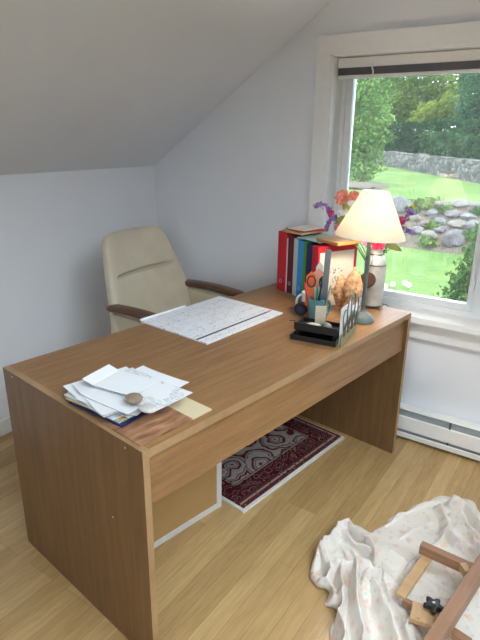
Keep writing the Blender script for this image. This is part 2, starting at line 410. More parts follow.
prism(bm, [(WX0, 0), (WX1, 0), (WX1, WZ0), (WX0, WZ0)], 'y', 0, .17)
prism(bm, [(WX0, WZ1), (WX1, WZ1), (WX1, zl(WX1)+.02), (XR/2, PEAK+.02), (WX0, zl(WX0)+.02)], 'y', 0, .17)
structure(mesh_obj('wall_window', bm, 'wall_paint'), 'lilac-white gable wall around the window')
# ceiling: two slopes; an unseen roof light is added in the right-hand slope for daylight
SKY = (2.42, 3.95, -3.3, -.8)                       # x0 x1 y0 y1
bm = bm_new()
def slope_panel(x0, x1, y0, y1):
    T = .16
    prism(bm, [(x0, zl(x0)), (x1, zl(x1)), (x1, zl(x1)+T), (x0, zl(x0)+T)], 'y', y0, y1)
def zl2(x): return KNEE + SLOPE*min(x, XR-x)
prism(bm, [(-.3, KNEE-SLOPE*.3), (XR/2, PEAK), (XR/2, PEAK+.16), (-.3, KNEE-SLOPE*.3+.16)], 'y', YB-.12, .3)
for (a, b_, y0, y1) in ((XR/2, SKY[0], YB-.12, .3), (SKY[1], XR+.3, YB-.12, .3), (SKY[0], SKY[1], YB-.12, SKY[2]), (SKY[0], SKY[1], SKY[3], .3)):
    prism(bm, [(a, zl(a)), (b_, KNEE+SLOPE*(XR-b_)), (b_, KNEE+SLOPE*(XR-b_)+.16), (a, zl(a)+.16)], 'y', y0, y1)
structure(mesh_obj('ceiling', bm, 'ceiling_paint'), 'sloping white attic ceiling')
bm = bm_new()
for (x0, x1, y0, y1) in ((SKY[0], SKY[0]+.05, SKY[2], SKY[3]), (SKY[1]-.05, SKY[1], SKY[2], SKY[3]), (SKY[0]+.05, SKY[1]-.05, SKY[2], SKY[2]+.05), (SKY[0]+.05, SKY[1]-.05, SKY[3]-.05, SKY[3])):
    prism(bm, [(x0, zl(x0)+.02), (x1, zl(x1)+.02), (x1, zl(x1)+.15), (x0, zl(x0)+.15)], 'y', y0, y1)
sk = structure(mesh_obj('added_roof_window', bm, 'trim_paint'), 'unseen roof light added in the far slope to brighten the room')
bm = bm_new(); prism(bm, [(0, 0.004), (0, 0), (.02, 0), (.02, .004)], 'y', 0, .01); bm.clear()
prism(bm, [(SKY[0]+.05, zl(SKY[0]+.05)+.10), (SKY[1]-.05, zl(SKY[1]-.05)+.10), (SKY[1]-.05, zl(SKY[1]-.05)+.105), (SKY[0]+.05, zl(SKY[0]+.05)+.105)], 'y', SKY[2]+.05, SKY[3]-.05)
mesh_obj('pane', bm, 'window_glass', sk)
bm = bm_new(); box(bm, 0, .014, YB, -.0, 0, .085, bev=.003); structure(mesh_obj('baseboard_left', bm, 'trim_paint'))

# window
win = bpy.data.objects.new('window_1', None); COL.objects.link(win); win.location = (0, 0, 0); structure(win, 'white framed casement window looking onto the garden')
def wpart(name, boxes, mat, bev=.002, label=None):
    bm = bm_new()
    for q in boxes: box(bm, *q, bev=bev)
    o = mesh_obj(name, bm, mat, win)
    if label: o['label'] = label
    return o
wpart('casing', [(1.10, WX0, -.022, 0, .60, WZ1), (WX1, 3.5, -.022, 0, .60, WZ1), (1.10, 3.5, -.022, 0, WZ1, 1.942)], 'trim_paint')
wpart('jamb', [(WX0-.001, WX0+.012, -.02, .11, WZ0, WZ1), (WX1-.012, WX1+.001, -.02, .11, WZ0, WZ1), (WX0, WX1, -.02, .11, WZ1-.012, WZ1+.001)], 'trim_paint', .001)
wpart('sill', [(1.06, 3.54, -.055, .105, .638, .672)], 'trim_paint', .006)
wpart('apron', [(1.10, 3.5, -.020, 0, .552, .638)], 'trim_paint')
Y0, Y1 = .10, .16
GX0, GX1, GZ0, GZ1 = 1.262, 1.912, .728, 1.80
wpart('frame', [(WX0, 1.210, Y0, Y1, WZ0, WZ1), (3.368, WX1, Y0, Y1, WZ0, WZ1), (1.210, 3.368, Y0, Y1, WZ1-.03, WZ1), (1.210, 3.368, Y0, Y1, WZ0, .698), (1.945, 1.99, Y0-.008, Y1, .698, WZ1-.03), (2.61, 2.655, Y0-.008, Y1, .698, WZ1-.03)], 'vinyl')
def sash(x0, x1):
    w = .031
    return wpart('sash', [(x0, x0+w, Y0+.008, Y1-.008, .698, 1.82), (x1-w, x1, Y0+.008, Y1-.008, .698, 1.82), (x0+w, x1-w, Y0+.008, Y1-.008, .698, .698+w), (x0+w, x1-w, Y0+.008, Y1-.008, 1.82-w, 1.82)], 'vinyl', .003)
for (x0, x1) in ((1.210, 1.945), (1.99, 2.61), (2.655, 3.368)):
    s_ = sash(x0, x1)
    bm = bm_new(); box(bm, x0+.03, x1-.03, .128, .132, .728, 1.79); mesh_obj('pane', bm, 'window_glass', s_)
bm = bm_new(); box(bm, 1.918, 1.942, .085, .108, .80, .86, bev=.004); box(bm, 1.924, 1.936, .07, .092, .845, .93, bev=.004); mesh_obj('latch', bm, 'vinyl', win)

bl = thing('venetian_blind', 'grey venetian blind drawn up tight under the window head', 'blind', (0, .05, 0))
bm = bm_new(); box(bm, 1.193, 3.387, -.024, .022, 1.803, 1.846, bev=.003); mesh_obj('headrail', bm, 'trim_paint', bl)
bm = bm_new()
for i in range(9): box(bm, 1.196, 3.382, -.024+.001*(i % 2), .024-.001*(i % 3), 1.771+i*.0036, 1.7734+i*.0036)
mesh_obj('slats', bm, 'blind_slat', bl)
bm = bm_new(); box(bm, 1.194, 3.384, -.022, .022, 1.757, 1.771, bev=.003); mesh_obj('bottom_rail', bm, 'trim_paint', bl)
for x in (1.37, 2.3, 3.2):
    bm = bm_new(); tube(bm, [(x, -.027, 1.757), (x+.004, -.029, 1.78), (x-.003, -.029, 1.80), (x, -.024, 1.815)], .0035, 6); mesh_obj('ladder_cord', bm, 'trim_paint', bl)

# baseboard heater under the window
ht = thing('baseboard_heater', 'long cream electric baseboard heater along the window wall', 'heater', (0, 0, 0))
HX0, HX1 = 1.55, 3.6
bm = bm_new(); prism(bm, [(-.004, .018), (-.004, .178), (-.058, .178), (-.063, .172), (-.050, .165), (-.016, .165), (-.016, .018)], 'x', HX0, HX1); mesh_obj('back_plate', bm, 'heater_enamel', ht)
bm = bm_new(); prism(bm, [(-.060, .136), (-.066, .130), (-.068, .062), (-.060, .056), (-.052, .062), (-.052, .130)], 'x', HX0+.01, HX1-.01); mesh_obj('front_panel', bm, 'heater_enamel', ht)
bm = bm_new(); prism(bm, [(-.016, .018), (-.070, .018), (-.072, .042), (-.066, .045), (-.060, .028), (-.016, .028)], 'x', HX0+.01, HX1-.01); mesh_obj('bottom_lip', bm, 'heater_enamel', ht)
bm = bm_new(); prism(bm, [(-.017, .030), (-.046, .030), (-.046, .16), (-.017, .16)], 'x', HX0+.012, HX1-.012); mesh_obj('heating_element', bm, 'heater_grey', ht)
for x in (1.96, 2.6, 3.2):
    bm = bm_new(); box(bm, x-.004, x+.004, -.064, -.02, .03, .17); mesh_obj('bracket', bm, 'heater_slot', ht)
for x in (HX0-.004, HX1):
    bm = bm_new(); box(bm, x, x+.004, -.072, -.002, .0, .179, bev=.001); mesh_obj('end_cap', bm, 'heater_enamel', ht)

# ------------------------------------------------------------------ desk
DX, DY, DR, DW, DL, DH = .9902, -.1042, -.1325, .7612, 1.5435, .74
DMAT = Matrix.Translation((DX, DY, 0)) @ Matrix.Rotation(DR, 4, 'Z')
def dw(u, v, z=DH): return DMAT @ Vector((u, v, z))
desk = thing('desk', 'large oak veneer pedestal desk standing square to the window', 'desk', (DX, DY, 0), DR)
desk['label'] = 'large oak veneer desk with panel ends in front of the window'
bm = bm_new(); box(bm, 0, DW-.0015, -DL+.021, -.021, DH-.026, DH, bev=.0008); mesh_obj('desk_top', bm, 'oak_long', desk)
bm = bm_new(); box(bm, DW-.0014, DW, -DL+.021, -.021, DH-.026, DH-.0005); mesh_obj('front_edge', bm, 'oak_edge', desk)['label'] = 'lighter edge strip'
for v0, v1 in ((-DL, -DL+.021), (-.021, 0)):
    bm = bm_new(); box(bm, .0, DW-.0015, v0, v1, 0, DH-.0014); pn = mesh_obj('side_panel', bm, 'oak_upright_shaded', desk)
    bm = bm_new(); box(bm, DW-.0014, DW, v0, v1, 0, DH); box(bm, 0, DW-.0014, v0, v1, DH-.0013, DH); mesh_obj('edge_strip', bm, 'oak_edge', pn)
bm = bm_new(); box(bm, DW-.034, DW-.016, -DL+.021, -.021, .553, DH-.026, bev=.001); mesh_obj('apron_panel', bm, 'oak_long', desk)
for (u, z) in ((.603, .453), (.688, .722), (.065, .725)):
    bm = bm_new(); lathe(bm, [(.003, 0), (.003, .001), (.0015, .0015)], 10, Matrix.Translation((u, -DL, z)) @ Matrix.Rotation(PI/2, 4, 'X')); mesh_obj('screw_cap', bm, 'steel', desk)

# drawer pedestal under the desk: raw back with white edges
ped = thing('drawer_pedestal', 'tan backed drawer pedestal with white edges under the desk', 'drawer unit', dw(.408, -.886, 0), DR-.05)
PW, PDp, PH = .615, .36, .68
bm = bm_new(); box(bm, -.012, -.004, -PW+.018, -.026, .022, PH); mesh_obj('back_panel', bm, 'hardboard', ped)
for y0 in (-PW, -.026):
    bm = bm_new(); box(bm, -PDp, 0, y0, y0+.026, 0, PH, bev=.001); mesh_obj('side_panel', bm, 'melamine', ped)
bm = bm_new(); box(bm, -PDp, -.001, -PW+.026, -.026, 0, .027, bev=.001); mesh_obj('bottom_panel', bm, 'melamine', ped)
bm = bm_new(); box(bm, -PDp, 0, -PW, 0, PH, PH+.018, bev=.001); mesh_obj('top_panel', bm, 'melamine', ped)
for k in range(3):
    z0 = .08+k*.195
    bm = bm_new(); box(bm, -PDp-.018, -PDp, -PW+.002, -.002, z0, z0+.19, bev=.002); d_ = mesh_obj('drawer', bm, 'oak_long', ped)
    bm = bm_new(); box(bm, -PDp-.04, -PDp-.018, -PW/2-.05, -PW/2+.05, z0+.09, z0+.102, bev=.003); mesh_obj('handle', bm, 'steel', d_)

# rug under the desk
rug = thing('rug', 'dark red oriental rug with white edging lying under the desk', 'rug', dw(.262, -.481, 0), DR)
bm = bm_new(); box(bm, -.249, .249, -.378, .418, 0, .012, bev=.003); mesh_obj('binding', bm, 'binding', rug)['label'] = 'white bound edge'
bm = bm_new(); box(bm, -.235, .235, -.365, .405, .0122, .018, bev=.002); mesh_obj('pile', bm, 'rug_pile', rug)

# ------------------------------------------------------------------ swivel chair
ch = thing('office_chair', 'beige leather swivel chair with wooden armrests behind the desk', 'chair', (.58, -.540, 0), .02)
def superring(hw, ht, n=40, e=2.6):
    o = []
    for i in range(n):
        a = 2*PI*i/n; c, s = math.cos(a), math.sin(a)
        o.append((math.copysign(abs(c)**(2/e), c)*ht, math.copysign(abs(s)**(2/e), s)*hw))
    return o
def loft(bm, rings):
    V = [[bm.verts.new(p) for p in r] for r in rings]; n = len(V[0])
    for a, b_ in zip(V, V[1:]):
        for i in range(n): bm.faces.new((a[i], a[(i+1) % n], b_[(i+1) % n], b_[i]))
    bm.faces.new(list(reversed(V[0]))); bm.faces.new(V[-1])
rings = []
NL = 140
for i in range(NL+1):
    q = i/NL; z = .43 + q*.585
    hw = .330 - .02*q - .100*q**1.6
    th = .058 - .012*q
    if q > .90:
        k = (q-.90)/.10; r = math.sqrt(max(0, 1-k*k*.985)); hw -= .05*(1-r); th *= max(.1, r)
    if q < .05: th *= .4+.6*q/.05
    xc = -.10 - .17*q - .02*q*q
    ring = []
    for (dx_, dy_) in superring(hw, th, 64, 3.2):
        s = dy_/hw
        x = xc + dx_ + .045*s*s           # wraps forward at the sides
        if dx_ > 0:
            cz = (z-.815)/.0065
            x -= .034*math.exp(-cz*cz)*(1 if abs(s) < .72 else max(0, 1-(abs(s)-.72)/.1))
        ring.append((x, dy_, z))
    rings.append(ring)
bm = bm_new(); loft(bm, rings); mesh_obj('backrest', bm, 'leather', ch, 'all')
bm = bm_new(); box(bm, -.13, .29, -.25, .25, .36, .47, bev=.045); mesh_obj('seat', bm, 'leather', ch, True)
for s in (-1, 1):
    bm = bm_new(); prism(bm, [(-.17, .42), (.24, .42), (.22, .655), (-.13, .665)], 'y', s*.285-.02, s*.285+.02); bmesh.ops.bevel(bm, geom=list(bm.edges), offset=.012, segments=3, affect='EDGES')
    sp_ = mesh_obj('side_panel', bm, 'leather', ch, True)
    bm = bm_new(); rr = []
    for i in range(25):
        q = i/24; x = -.16 + q*.45
        k = 1 if .12 < q < .88 else math.sqrt(max(.02, 1-((.12-q if q < .12 else q-.88)/.12)**2))
        zc = .680 + .012*math.sin(q*PI) - .012*q
        rr.append([(x, s*.292 + a_*k*.036, zc + b_*k*.017) for (b_, a_) in superring(1, 1, 24, 2.8)])
    loft(bm, rr); mesh_obj('armrest', bm, 'walnut_arm', ch, 'all')['label'] = 'dark wooden armrest'
bm = bm_new(); lathe(bm, [(.03, .10), (.03, .22), (.022, .22), (.022, .34), (.07, .345), (.07, .36)], 24); mesh_obj('column', bm, 'black_plastic', ch, True)
for k in range(5):
    a = 2*PI*k/5+.3; c_, s_ = math.cos(a), math.sin(a)
    bm = bm_new(); tube(bm, [(.02*c_, .02*s_, .115), (.14*c_, .14*s_, .10), (.26*c_, .26*s_, .07)], [.024, .02, .014], 10); sf = mesh_obj('base_arm', bm, 'black_plastic', ch, True)
    bm = bm_new(); lathe(bm, [(.01, -.02), (.026, -.018), (.026, .018), (.01, .02)], 16, Matrix.Translation((.26*c_, .26*s_, .027)) @ Matrix.Rotation(a, 4, 'Z') @ Matrix.Rotation(PI/2, 4, 'X')); mesh_obj('caster', bm, 'black_plastic', sf, True)

# ------------------------------------------------------------------ things on the desk
def sheet(name, w, h, mat, label, cat, loc, rz, curl=0, thick=.0006, group=None, wave=.0, seed=0, parent=None):
    bm = bm_new(); nx, ny = 14, 14; V = {}
    for s in (0, 1):
        for i in range(nx+1):
            for j in range(ny+1):
                x = (i/nx-.5)*w; y = (j/ny-.5)*h
                e = (abs(i/nx-.5)*2)**3*curl + wave*(mnoise.noise(Vector((x*9+seed, y*9, seed)))*.5+.5)
                V[s, i, j] = bm.verts.new((x, y, e + s*thick))
    for i in range(nx):
        for j in range(ny):
            bm.faces.new((V[1, i, j], V[1, i+1, j], V[1, i+1, j+1], V[1, i, j+1])); bm.faces.new((V[0, i, j], V[0, i, j+1], V[0, i+1, j+1], V[0, i+1, j]))
    for i in range(nx):
        for j in (0, ny): bm.faces.new((V[0, i, j], V[0, i+1, j], V[1, i+1, j], V[1, i, j]))
    for j in range(ny):
        for i in (0, nx): bm.faces.new((V[0, i, j], V[0, i, j+1], V[1, i, j+1], V[1, i, j]))
    if parent: return mesh_obj(name, bm, mat, parent, 'all', loc, (0, 0, rz))
    return single(name, bm, mat, label, cat, group, True, loc, (0, 0, rz))
Z = DH
# desk pad calendar
cal = thing('desk_calendar', 'white desk pad calendar with ruled month grid lying before the chair', 'calendar', dw(.166, -.678, Z+.0005), DR+.035)
bm = bm_new(); box(bm, -.195, .190, -.248, .248, 0, .006); mesh_obj('page', bm, 'calendar_print', cal)
bm = bm_new(); box(bm, .128, .138, -.248, .215, .0061, .0068); mesh_obj('binding_strip', bm, 'black_plastic', cal)['label'] = 'black strip near its front edge'
bm = bm_new(); box(bm, .128, .138, .200, .236, .0069, .0073); mesh_obj('mark', bm, 'pink_ink', cal)['label'] = 'pink mark'
bm = bm_new(); nn = 12
for i in range(nn):
    x0 = -.195; RC = .0055; a0 = i/nn*PI*.7; a1 = (i+1)/nn*PI*.7
    q = [(x0-RC*math.sin(a0), .006+RC*(1-math.cos(a0))), (x0-RC*math.sin(a1), .006+RC*(1-math.cos(a1)))]
    bm.faces.new([bm.verts.new((q[0][0], -.248, q[0][1]-.0002)), bm.verts.new((q[1][0], -.248, q[1][1]-.0002)), bm.verts.new((q[1][0], .02, q[1][1]-.0002)), bm.verts.new((q[0][0], .02, q[0][1]-.0002))])
bmesh.ops.remove_doubles(bm, verts=bm.verts, dist=1e-5)
r_ = bmesh.ops.solidify(bm, geom=list(bm.faces), thickness=.0006)
mesh_obj('curled_page', bm, 'paper', cal)

# pile of post
bt = tag(sheet('brochure', .205, .262, 'brochure_cover', '', '', dw(.634, -1.400, Z+.0004), DR, 0, .004), 'brown picture brochure with cream end under the pile of letters', 'brochure')
for i, (c_, l_, du, dv, a) in enumerate((('navy', 'dark blue booklet at the bottom of the letter pile', .515, -1.40, .10), ('aqua', 'pale aqua booklet above the dark blue one in the letter pile', .503, -1.392, .06), ('tan_folder', 'tan folded leaflet in the middle of the letter pile', .498, -1.398, .14), ('grey_board', 'grey leaflet just under the white letters', .492, -1.402, .05))):
    bm = bm_new(); box(bm, -.115, .115, -.105, .105, 0, .0042, bev=.0005); single('booklet', bm, c_, l_, 'booklet', 'booklets in the letter pile', loc=dw(du-.008, dv-.018, Z+.0052+i*.0046), rot=(0, 0, DR+a))
zz = Z+.0245
lt = [('paper', .26, .21, .475, -1.378, .12, 'lowest white sheet of the letter pile, sticking out at the back'),
      ('paper', .25, .22, .462, -1.395, -.10, 'white sheet in the letter pile reaching the left edge of the desk'),
      ('paper', .22, .24, .50, -1.37, .28, 'white sheet turned askew within the letter pile'),
      ('paper', .23, .20, .485, -1.40, -.22, 'white sheet with a corner towards the chair in the letter pile'),
      ('paper', .20, .25, .515, -1.36, .10, 'long white sheet pointing towards the window in the letter pile'),
      ('paper_typed', .27, .15, .535, -1.352, .05, 'printed letter reaching the front of the pile'),
      ('paper_typed', .24, .10, .55, -1.365, -.16, 'narrow printed slip under the round stones')]
for i, (m_, w_, h_, u, v_, a, l_) in enumerate(lt):
    sheet('letter', w_, h_, m_, l_, 'letter', dw(u+.016, v_-.022, zz), DR+a, .003 if i else 0, .0012, 'white letters in the pile', .003, i*3.3); zz += .0036
# opened envelope with its flap standing up
ev = thing('envelope', 'white opened envelope with raised flap on top of the letter pile', 'envelope', dw(.452, -1.405, zz+.0025), DR+.25)
bm = bm_new(); box(bm, -.03, .12, -.06, .06, 0, .0015); mesh_obj('pocket', bm, 'paper', ev)
bm = bm_new(); box(bm, -.042, 0, -.06, .06, 0, .001, Matrix.Translation((-.03, 0, .001)) @ Matrix.Rotation(math.radians(16), 4, 'Y')); mesh_obj('flap', bm, 'paper', ev)
p_ = onz(134, 399, zz+.012)
bm = bm_new(); blob(bm, (0, 0, .013), (.026, .022, .0135), .12, 3); single('pebble', bm, 'pebble_brown', 'brown rounded pebble weighing down the letters', 'stone', None, True, (p_.x, p_.y, zz+.001))
p_ = onz(148, 408, zz+.01)
bm = bm_new(); blob(bm, (0, 0, .009), (.027, .021, .0095), .12, 6); single('pebble', bm, 'pebble_pale', 'pale flat pebble on the letters beside the brown one', 'stone', None, True, (p_.x, p_.y, zz+.001))

# binders in a row, turned towards the chair
BR = math.radians(-25)
BM = Matrix.Rotation(BR, 4, 'Z')
rdir = Vector((math.cos(BR), math.sin(BR), 0)); ddir = Vector((-math.sin(BR), math.cos(BR), 0))
def s_at(x, y, d0, z):                  # where along the row a pixel column meets the plane of the spines
    d = ray(x, y); t_ = (d0 - CAM.dot(ddir))/d.dot(ddir); return (CAM + d*t_).dot(rdir)
D0 = .235
def binder(x0, x1, d0, h, mat, label, name='binder', cat='binder', depth=.215, y=262, ring=True, lean=0):
    a, b_ = s_at(x0, y, d0, 0), s_at(x1, y, d0, 0); w = b_-a
    o = thing(name, label, cat, rdir*a + ddir*d0 + Vector((0, 0, DH)), BR, 'binders and books beside the window', (0, lean, BR))
    bm = bm_new(); th = min(.004, w*.2)
    box(bm, 0, th, 0, depth, 0, h, bev=.0008); box(bm, w-th, w, 0, depth, 0, h, bev=.0008); box(bm, th, w-th, 0, th, 0, h, bev=.0008)
    mesh_obj('cover', bm, mat, o)
    bm = bm_new(); box(bm, th+.0005, w-th-.0005, th+.001, depth-.008, .006, h-.012); mesh_obj('pages', bm, 'paper_cream', o)
    if ring and w > .03:
        bm = bm_new(); tube(bm, [(w/2+.009*math.cos(2*PI*k/12), -.0005, .05+.009*math.sin(2*PI*k/12)) for k in range(12)], .0012, 6, True); mesh_obj('finger_ring', bm, 'steel', o)
    return o, a, w
B0, a0, w0 = binder(277.5, 285.2, .236, .302, 'red_cloth', 'bright red binder at the wall end of the row', depth=.20)
binder(286.0, 287.0, .243, .275, 'paper', 'thin white booklet between the red and maroon binders', 'booklet', 'booklet', ring=False, depth=.19)
binder(287.5, 293.0, .244, .29, 'maroon', 'dark maroon binder second from the wall', depth=.20)
binder(293.3, 297.2, .240, .285, 'grey_board', 'pale grey binder beside the bright blue one', depth=.21, ring=False)
B4, a4, w4 = binder(297.4, 302.8, .232, .285, 'blue_vinyl', 'bright blue binder in the middle of the row', depth=.21)
binder(303.0, 305.6, .232, .285, 'green_board', 'thin green book beside the blue binder', 'book', 'book', ring=False)
binder(305.8, 312.0, .228, .282, 'navy', 'navy blue binder beside the thin green book', depth=.215, ring=False)
BF, aF, wF = binder(311.8, 317.6, .205, .286, 'red_cloth', 'wide red binder carrying the white drawing, nearest the lamp', depth=.235, ring=False)
# white drawing leaning on the red binder
dr = thing('drawing', 'white sheet with small ink sketches leaning on the red binder', 'drawing', rdir*(aF+wF+.004) + ddir*.215 + Vector((0, 0, DH)), BR, None, (0, math.radians(-0.5), BR))
bm = bm_new(); box(bm, 0, .0015, 0, .205, 0, .258); mesh_obj('paper', bm, 'ink_drawing', dr)
# things lying on top of the row
top = lambda s, d, z: rdir*s + ddir*d + Vector((0, 0, z))
bm = bm_new(); box(bm, -.07, .07, -.09, .09, 0, .010, bev=.002); single('folder', bm, 'tan_folder', 'tan folder lying across the tops of the red and maroon binders', 'folder', loc=top(a0+.09, .335, DH+.3035), rot=(0, 0, BR+.12))
bm = bm_new(); box(bm, -.060, .060, -.08, .08, 0, .005, bev=.001); single('notepad', bm, 'red_cloth', 'thin red notepad resting on the tan folder', 'notepad', loc=top(a0+.095, .335, DH+.314), rot=(0, 0, BR-.1))
bm = bm_new(); box(bm, -.055, .055, -.075, .075, 0, .004, bev=.001); single('card_sheet', bm, 'paper_cream', 'cream card topmost on the tan folder', 'card', loc=top(a0+.090, .338, DH+.3195), rot=(0, 0, BR+.25))
bm = bm_new(); box(bm, -.085, .085, -.09, .09, 0, .006, bev=.002); single('plastic_sleeve', bm, 'aqua', 'clear aqua plastic folder lying over the blue binder', 'folder', loc=top(a4+.055, .335, DH+.2905), rot=(0, 0, BR+.05))
bm = bm_new(); box(bm, -.075, .075, -.09, .045, 0, .014, bev=.002); single('box_file', bm, 'amber_card', 'amber cardboard wallet lying on the wide red binder', 'folder', loc=top(aF+.035, .345, DH+.2975), rot=(0, 0, BR+.03))

# mugs and what they hold
mg = onz(320, 319, Z)
def mug(name, label, mat, loc, r, h, handle_a, hmat=None):
    o = thing(name, label, 'mug', loc)
    bm = bm_new(); lathe(bm, [(r*.86, 0), (r*.95, .006), (r, .02), (r, h), (r-.004, h), (r-.004, .02), (r*.8, .008)], 36); mesh_obj('body', bm, mat, o, True)
    bm = bm_new(); c_, s_ = math.cos(handle_a), math.sin(handle_a)
    tube(bm, [((r-.003+.026*math.sin(PI*k/12))*c_, (r-.003+.026*math.sin(PI*k/12))*s_, h*.5-.034*math.cos(PI*k/12)) for k in range(13)], .0055, 10); mesh_obj('handle', bm, hmat or mat, o, True)
    return o
TM = Vector((1.437, -.548, Z+.0005))
mug('mug', 'teal pottery mug crammed with pens and scissors', 'teal_glaze', TM, .043, .098, math.radians(60))
WM = Vector((1.357, -.470, Z+.0005))
mug('mug', 'white mug with a round handle behind the black tape dispenser', 'white_glaze', WM, .036, .092, math.radians(215))
# ruler, pens, scissors, cards in the teal mug
def instick(name, label, mat, cat, du, dv, ang, tilt, length, r, group=None, flat=None):
    o_loc = TM + Vector((du, dv, .012))
    bm = bm_new()
    if flat: box(bm, -flat, flat, -r, r, 0, length, bev=.0008)
    else: lathe(bm, [(r*.4, 0), (r, .012), (r, length-.01), (r*.6, length)], 10)
    return single(name, bm, mat, label, cat, group, True, o_loc, (tilt*math.cos(ang), tilt*math.sin(ang), ang if flat else 0))
instick('ruler', 'tall grey steel ruler standing in the teal mug', 'ruler_grey', 'ruler', .022, .008, .35, .09, .305, .0012, None, .0125)
for (nm, lb, mt, du, dv, an, ti, ln) in (('pen', 'red pen leaning out of the teal mug on its left', 'pen_red', -.022, -.012, 1.6, -.28, .155), ('pen', 'green pen in the teal mug before the ruler', 'pen_green', .006, -.024, .4, .10, .145),
                                     ('pen', 'silver pen in the teal mug beside the ruler', 'pen_silver', .028, -.012, 1.6, .2, .16), ('pencil', 'dark pencil in the middle of the teal mug', 'wire_dark', -.004, -.012, 2.2, .14, .16),
                                     ('pen', 'black pen at the back of the teal mug', 'black_plastic', -.012, .022, 2.9, .12, .165), ('pen', 'blue pen at the back of the teal mug', 'blue_vinyl', .012, .022, 2.0, -.1, .15)):
    instick(nm, lb, mt, 'pen', du, dv, an, ti, ln, .0042, 'pens in the teal mug')
sc_ = thing('scissors', 'black handled scissors standing in the teal mug', 'scissors', TM + Vector((-.006, -.004, .02)), .45)
for s in (-1, 1):
    bm = bm_new(); box(bm, -.005, .005, -.001, .001, 0, .125, Matrix.Rotation(s*.07, 4, 'Y'), .0005); mesh_obj('blade', bm, 'pen_silver', sc_)
    bm = bm_new(); tube(bm, [(s*.026+.017*math.cos(2*PI*k/18), 0, .150+.024*math.sin(2*PI*k/18)) for k in range(18)], .0032, 8, True); mesh_obj('handle', bm, 'black_plastic', sc_, True)
for (nm, lb, mt, x, y, w_, h_, off) in (('card', 'orange card standing behind the scissors', 'orange_card', 308, 318, .040, .205, .075), ('card', 'salmon card standing beside the orange one', 'salmon_card', 315, 318, .045, .215, .092), ('card', 'grey pointed card behind the salmon one', 'grey_board', 316, 318, .03, .242, .105)):
    p_ = onz(x, 322, Z) + Vector((-.42, .9, 0))*off*.9
    bm = bm_new()
    prism(bm, [(-w_/2, 0), (w_/2, 0), (w_/2, h_*.93), (.0, h_), (-w_/2, h_*.90)], 'y', -.0008, .0008)
    single(nm, bm, mt, lb, 'card', 'cards standing behind the mug', False, (p_.x, p_.y, Z+.0005), (math.radians(-2), 0, math.radians(22)))
# black tape dispenser
tp = onz(301, 317, Z)
td = thing('tape_dispenser', 'small round black tape dispenser by the white mug handle', 'tape dispenser', (tp.x-.01, tp.y+.02, Z+.0005), .2)
bm = bm_new(); lathe(bm, [(.016, -.012), (.029, -.012), (.031, -.008), (.031, .008), (.029, .012), (.016, .012)], 28, Matrix.Translation((0, 0, .031)) @ Matrix.Rotation(PI/2, 4, 'X')); mesh_obj('body', bm, 'black_plastic', td, True)
bm = bm_new(); lathe(bm, [(.006, -.0125), (.0155, -.0125), (.0155, .0125), (.006, .0125)], 20, Matrix.Translation((0, 0, .031)) @ Matrix.Rotation(PI/2, 4, 'X')); mesh_obj('hub', bm, 'navy', td, True)
# stray paper clip
p_ = onz(292, 321, Z)
bm = bm_new(); tube(bm, [(-.014, 0, .001), (.012, .003, .001), (.014, .007, .001), (-.010, .004, .001), (-.012, .0015, .001), (.008, .0045, .001)], .0007, 5); single('paper_clip', bm, 'wire_dark', 'dark paper clip on the desk left of the black tray', 'paper clip', None, False, (p_.x, p_.y, Z+.0005), (0, 0, .3))

# black two tier tray
trl, trr = onz(290, 339, Z), onz(335, 347.6, Z)
tv = trr-trl; ta = math.atan2(tv.y, tv.x); TL = tv.length
tr_ = thing('pen_tray', 'black two-tier desk tray in front of the mugs', 'tray', trl, ta)
bm = bm_new(); box(bm, 0, TL, 0, .115, 0, .006, bev=.001); box(bm, 0, TL, 0, .006, .006, .021, bev=.001); box(bm, 0, .006, 0, .115, .006, .021, bev=.001); box(bm, TL-.006, TL, 0, .115, .006, .021, bev=.001); mesh_obj('lower_tray', bm, 'black_plastic', tr_)
bm = bm_new(); box(bm, .008, TL, .022, .115, .040, .045, bev=.001); box(bm, .008, TL, .016, .022, .038, .068, bev=.001); box(bm, .008, .013, .022, .115, .045, .060, bev=.001); box(bm, TL-.005, TL, .022, .115, .045, .060, bev=.001); box(bm, .008, TL, .11, .115, .006, .060, bev=.001); mesh_obj('upper_tray', bm, 'black_plastic', tr_)
for x in (.012, TL-.02):
    bm = bm_new(); box(bm, x, x+.012, .03, .11, .006, .040); mesh_obj('support', bm, 'black_plastic', tr_)
TMAT = Matrix.Translation(trl) @ Matrix.Rotation(ta, 4, 'Z')
bm = bm_new(); blob(bm, (0, 0, .0085), (.027, .017, .009), .2, 1); single('pebble', bm, 'pebble_pale', 'speckled cream pebble lying in the black tray', 'stone', None, True, TMAT @ Vector((.075, .055, .0455)), (0, 0, .3))
bm = bm_new(); blob(bm, (0, 0, .013), (.024, .015, .0125), .1, 2); single('pebble', bm, 'pebble_grey', 'grey oval pebble in the tray beside the wire rack', 'stone', None, True, TMAT @ Vector((.128, .06, .046)), (0, .15, -.5))
bm = bm_new(); box(bm, -.021, .021, -.0015, .0015, 0, .075); single('card', bm, 'card_beige', 'beige card standing in the tray against the teal mug', 'card', None, False, TMAT @ Vector((.085, .104, .0455)), (0, 0, .5))
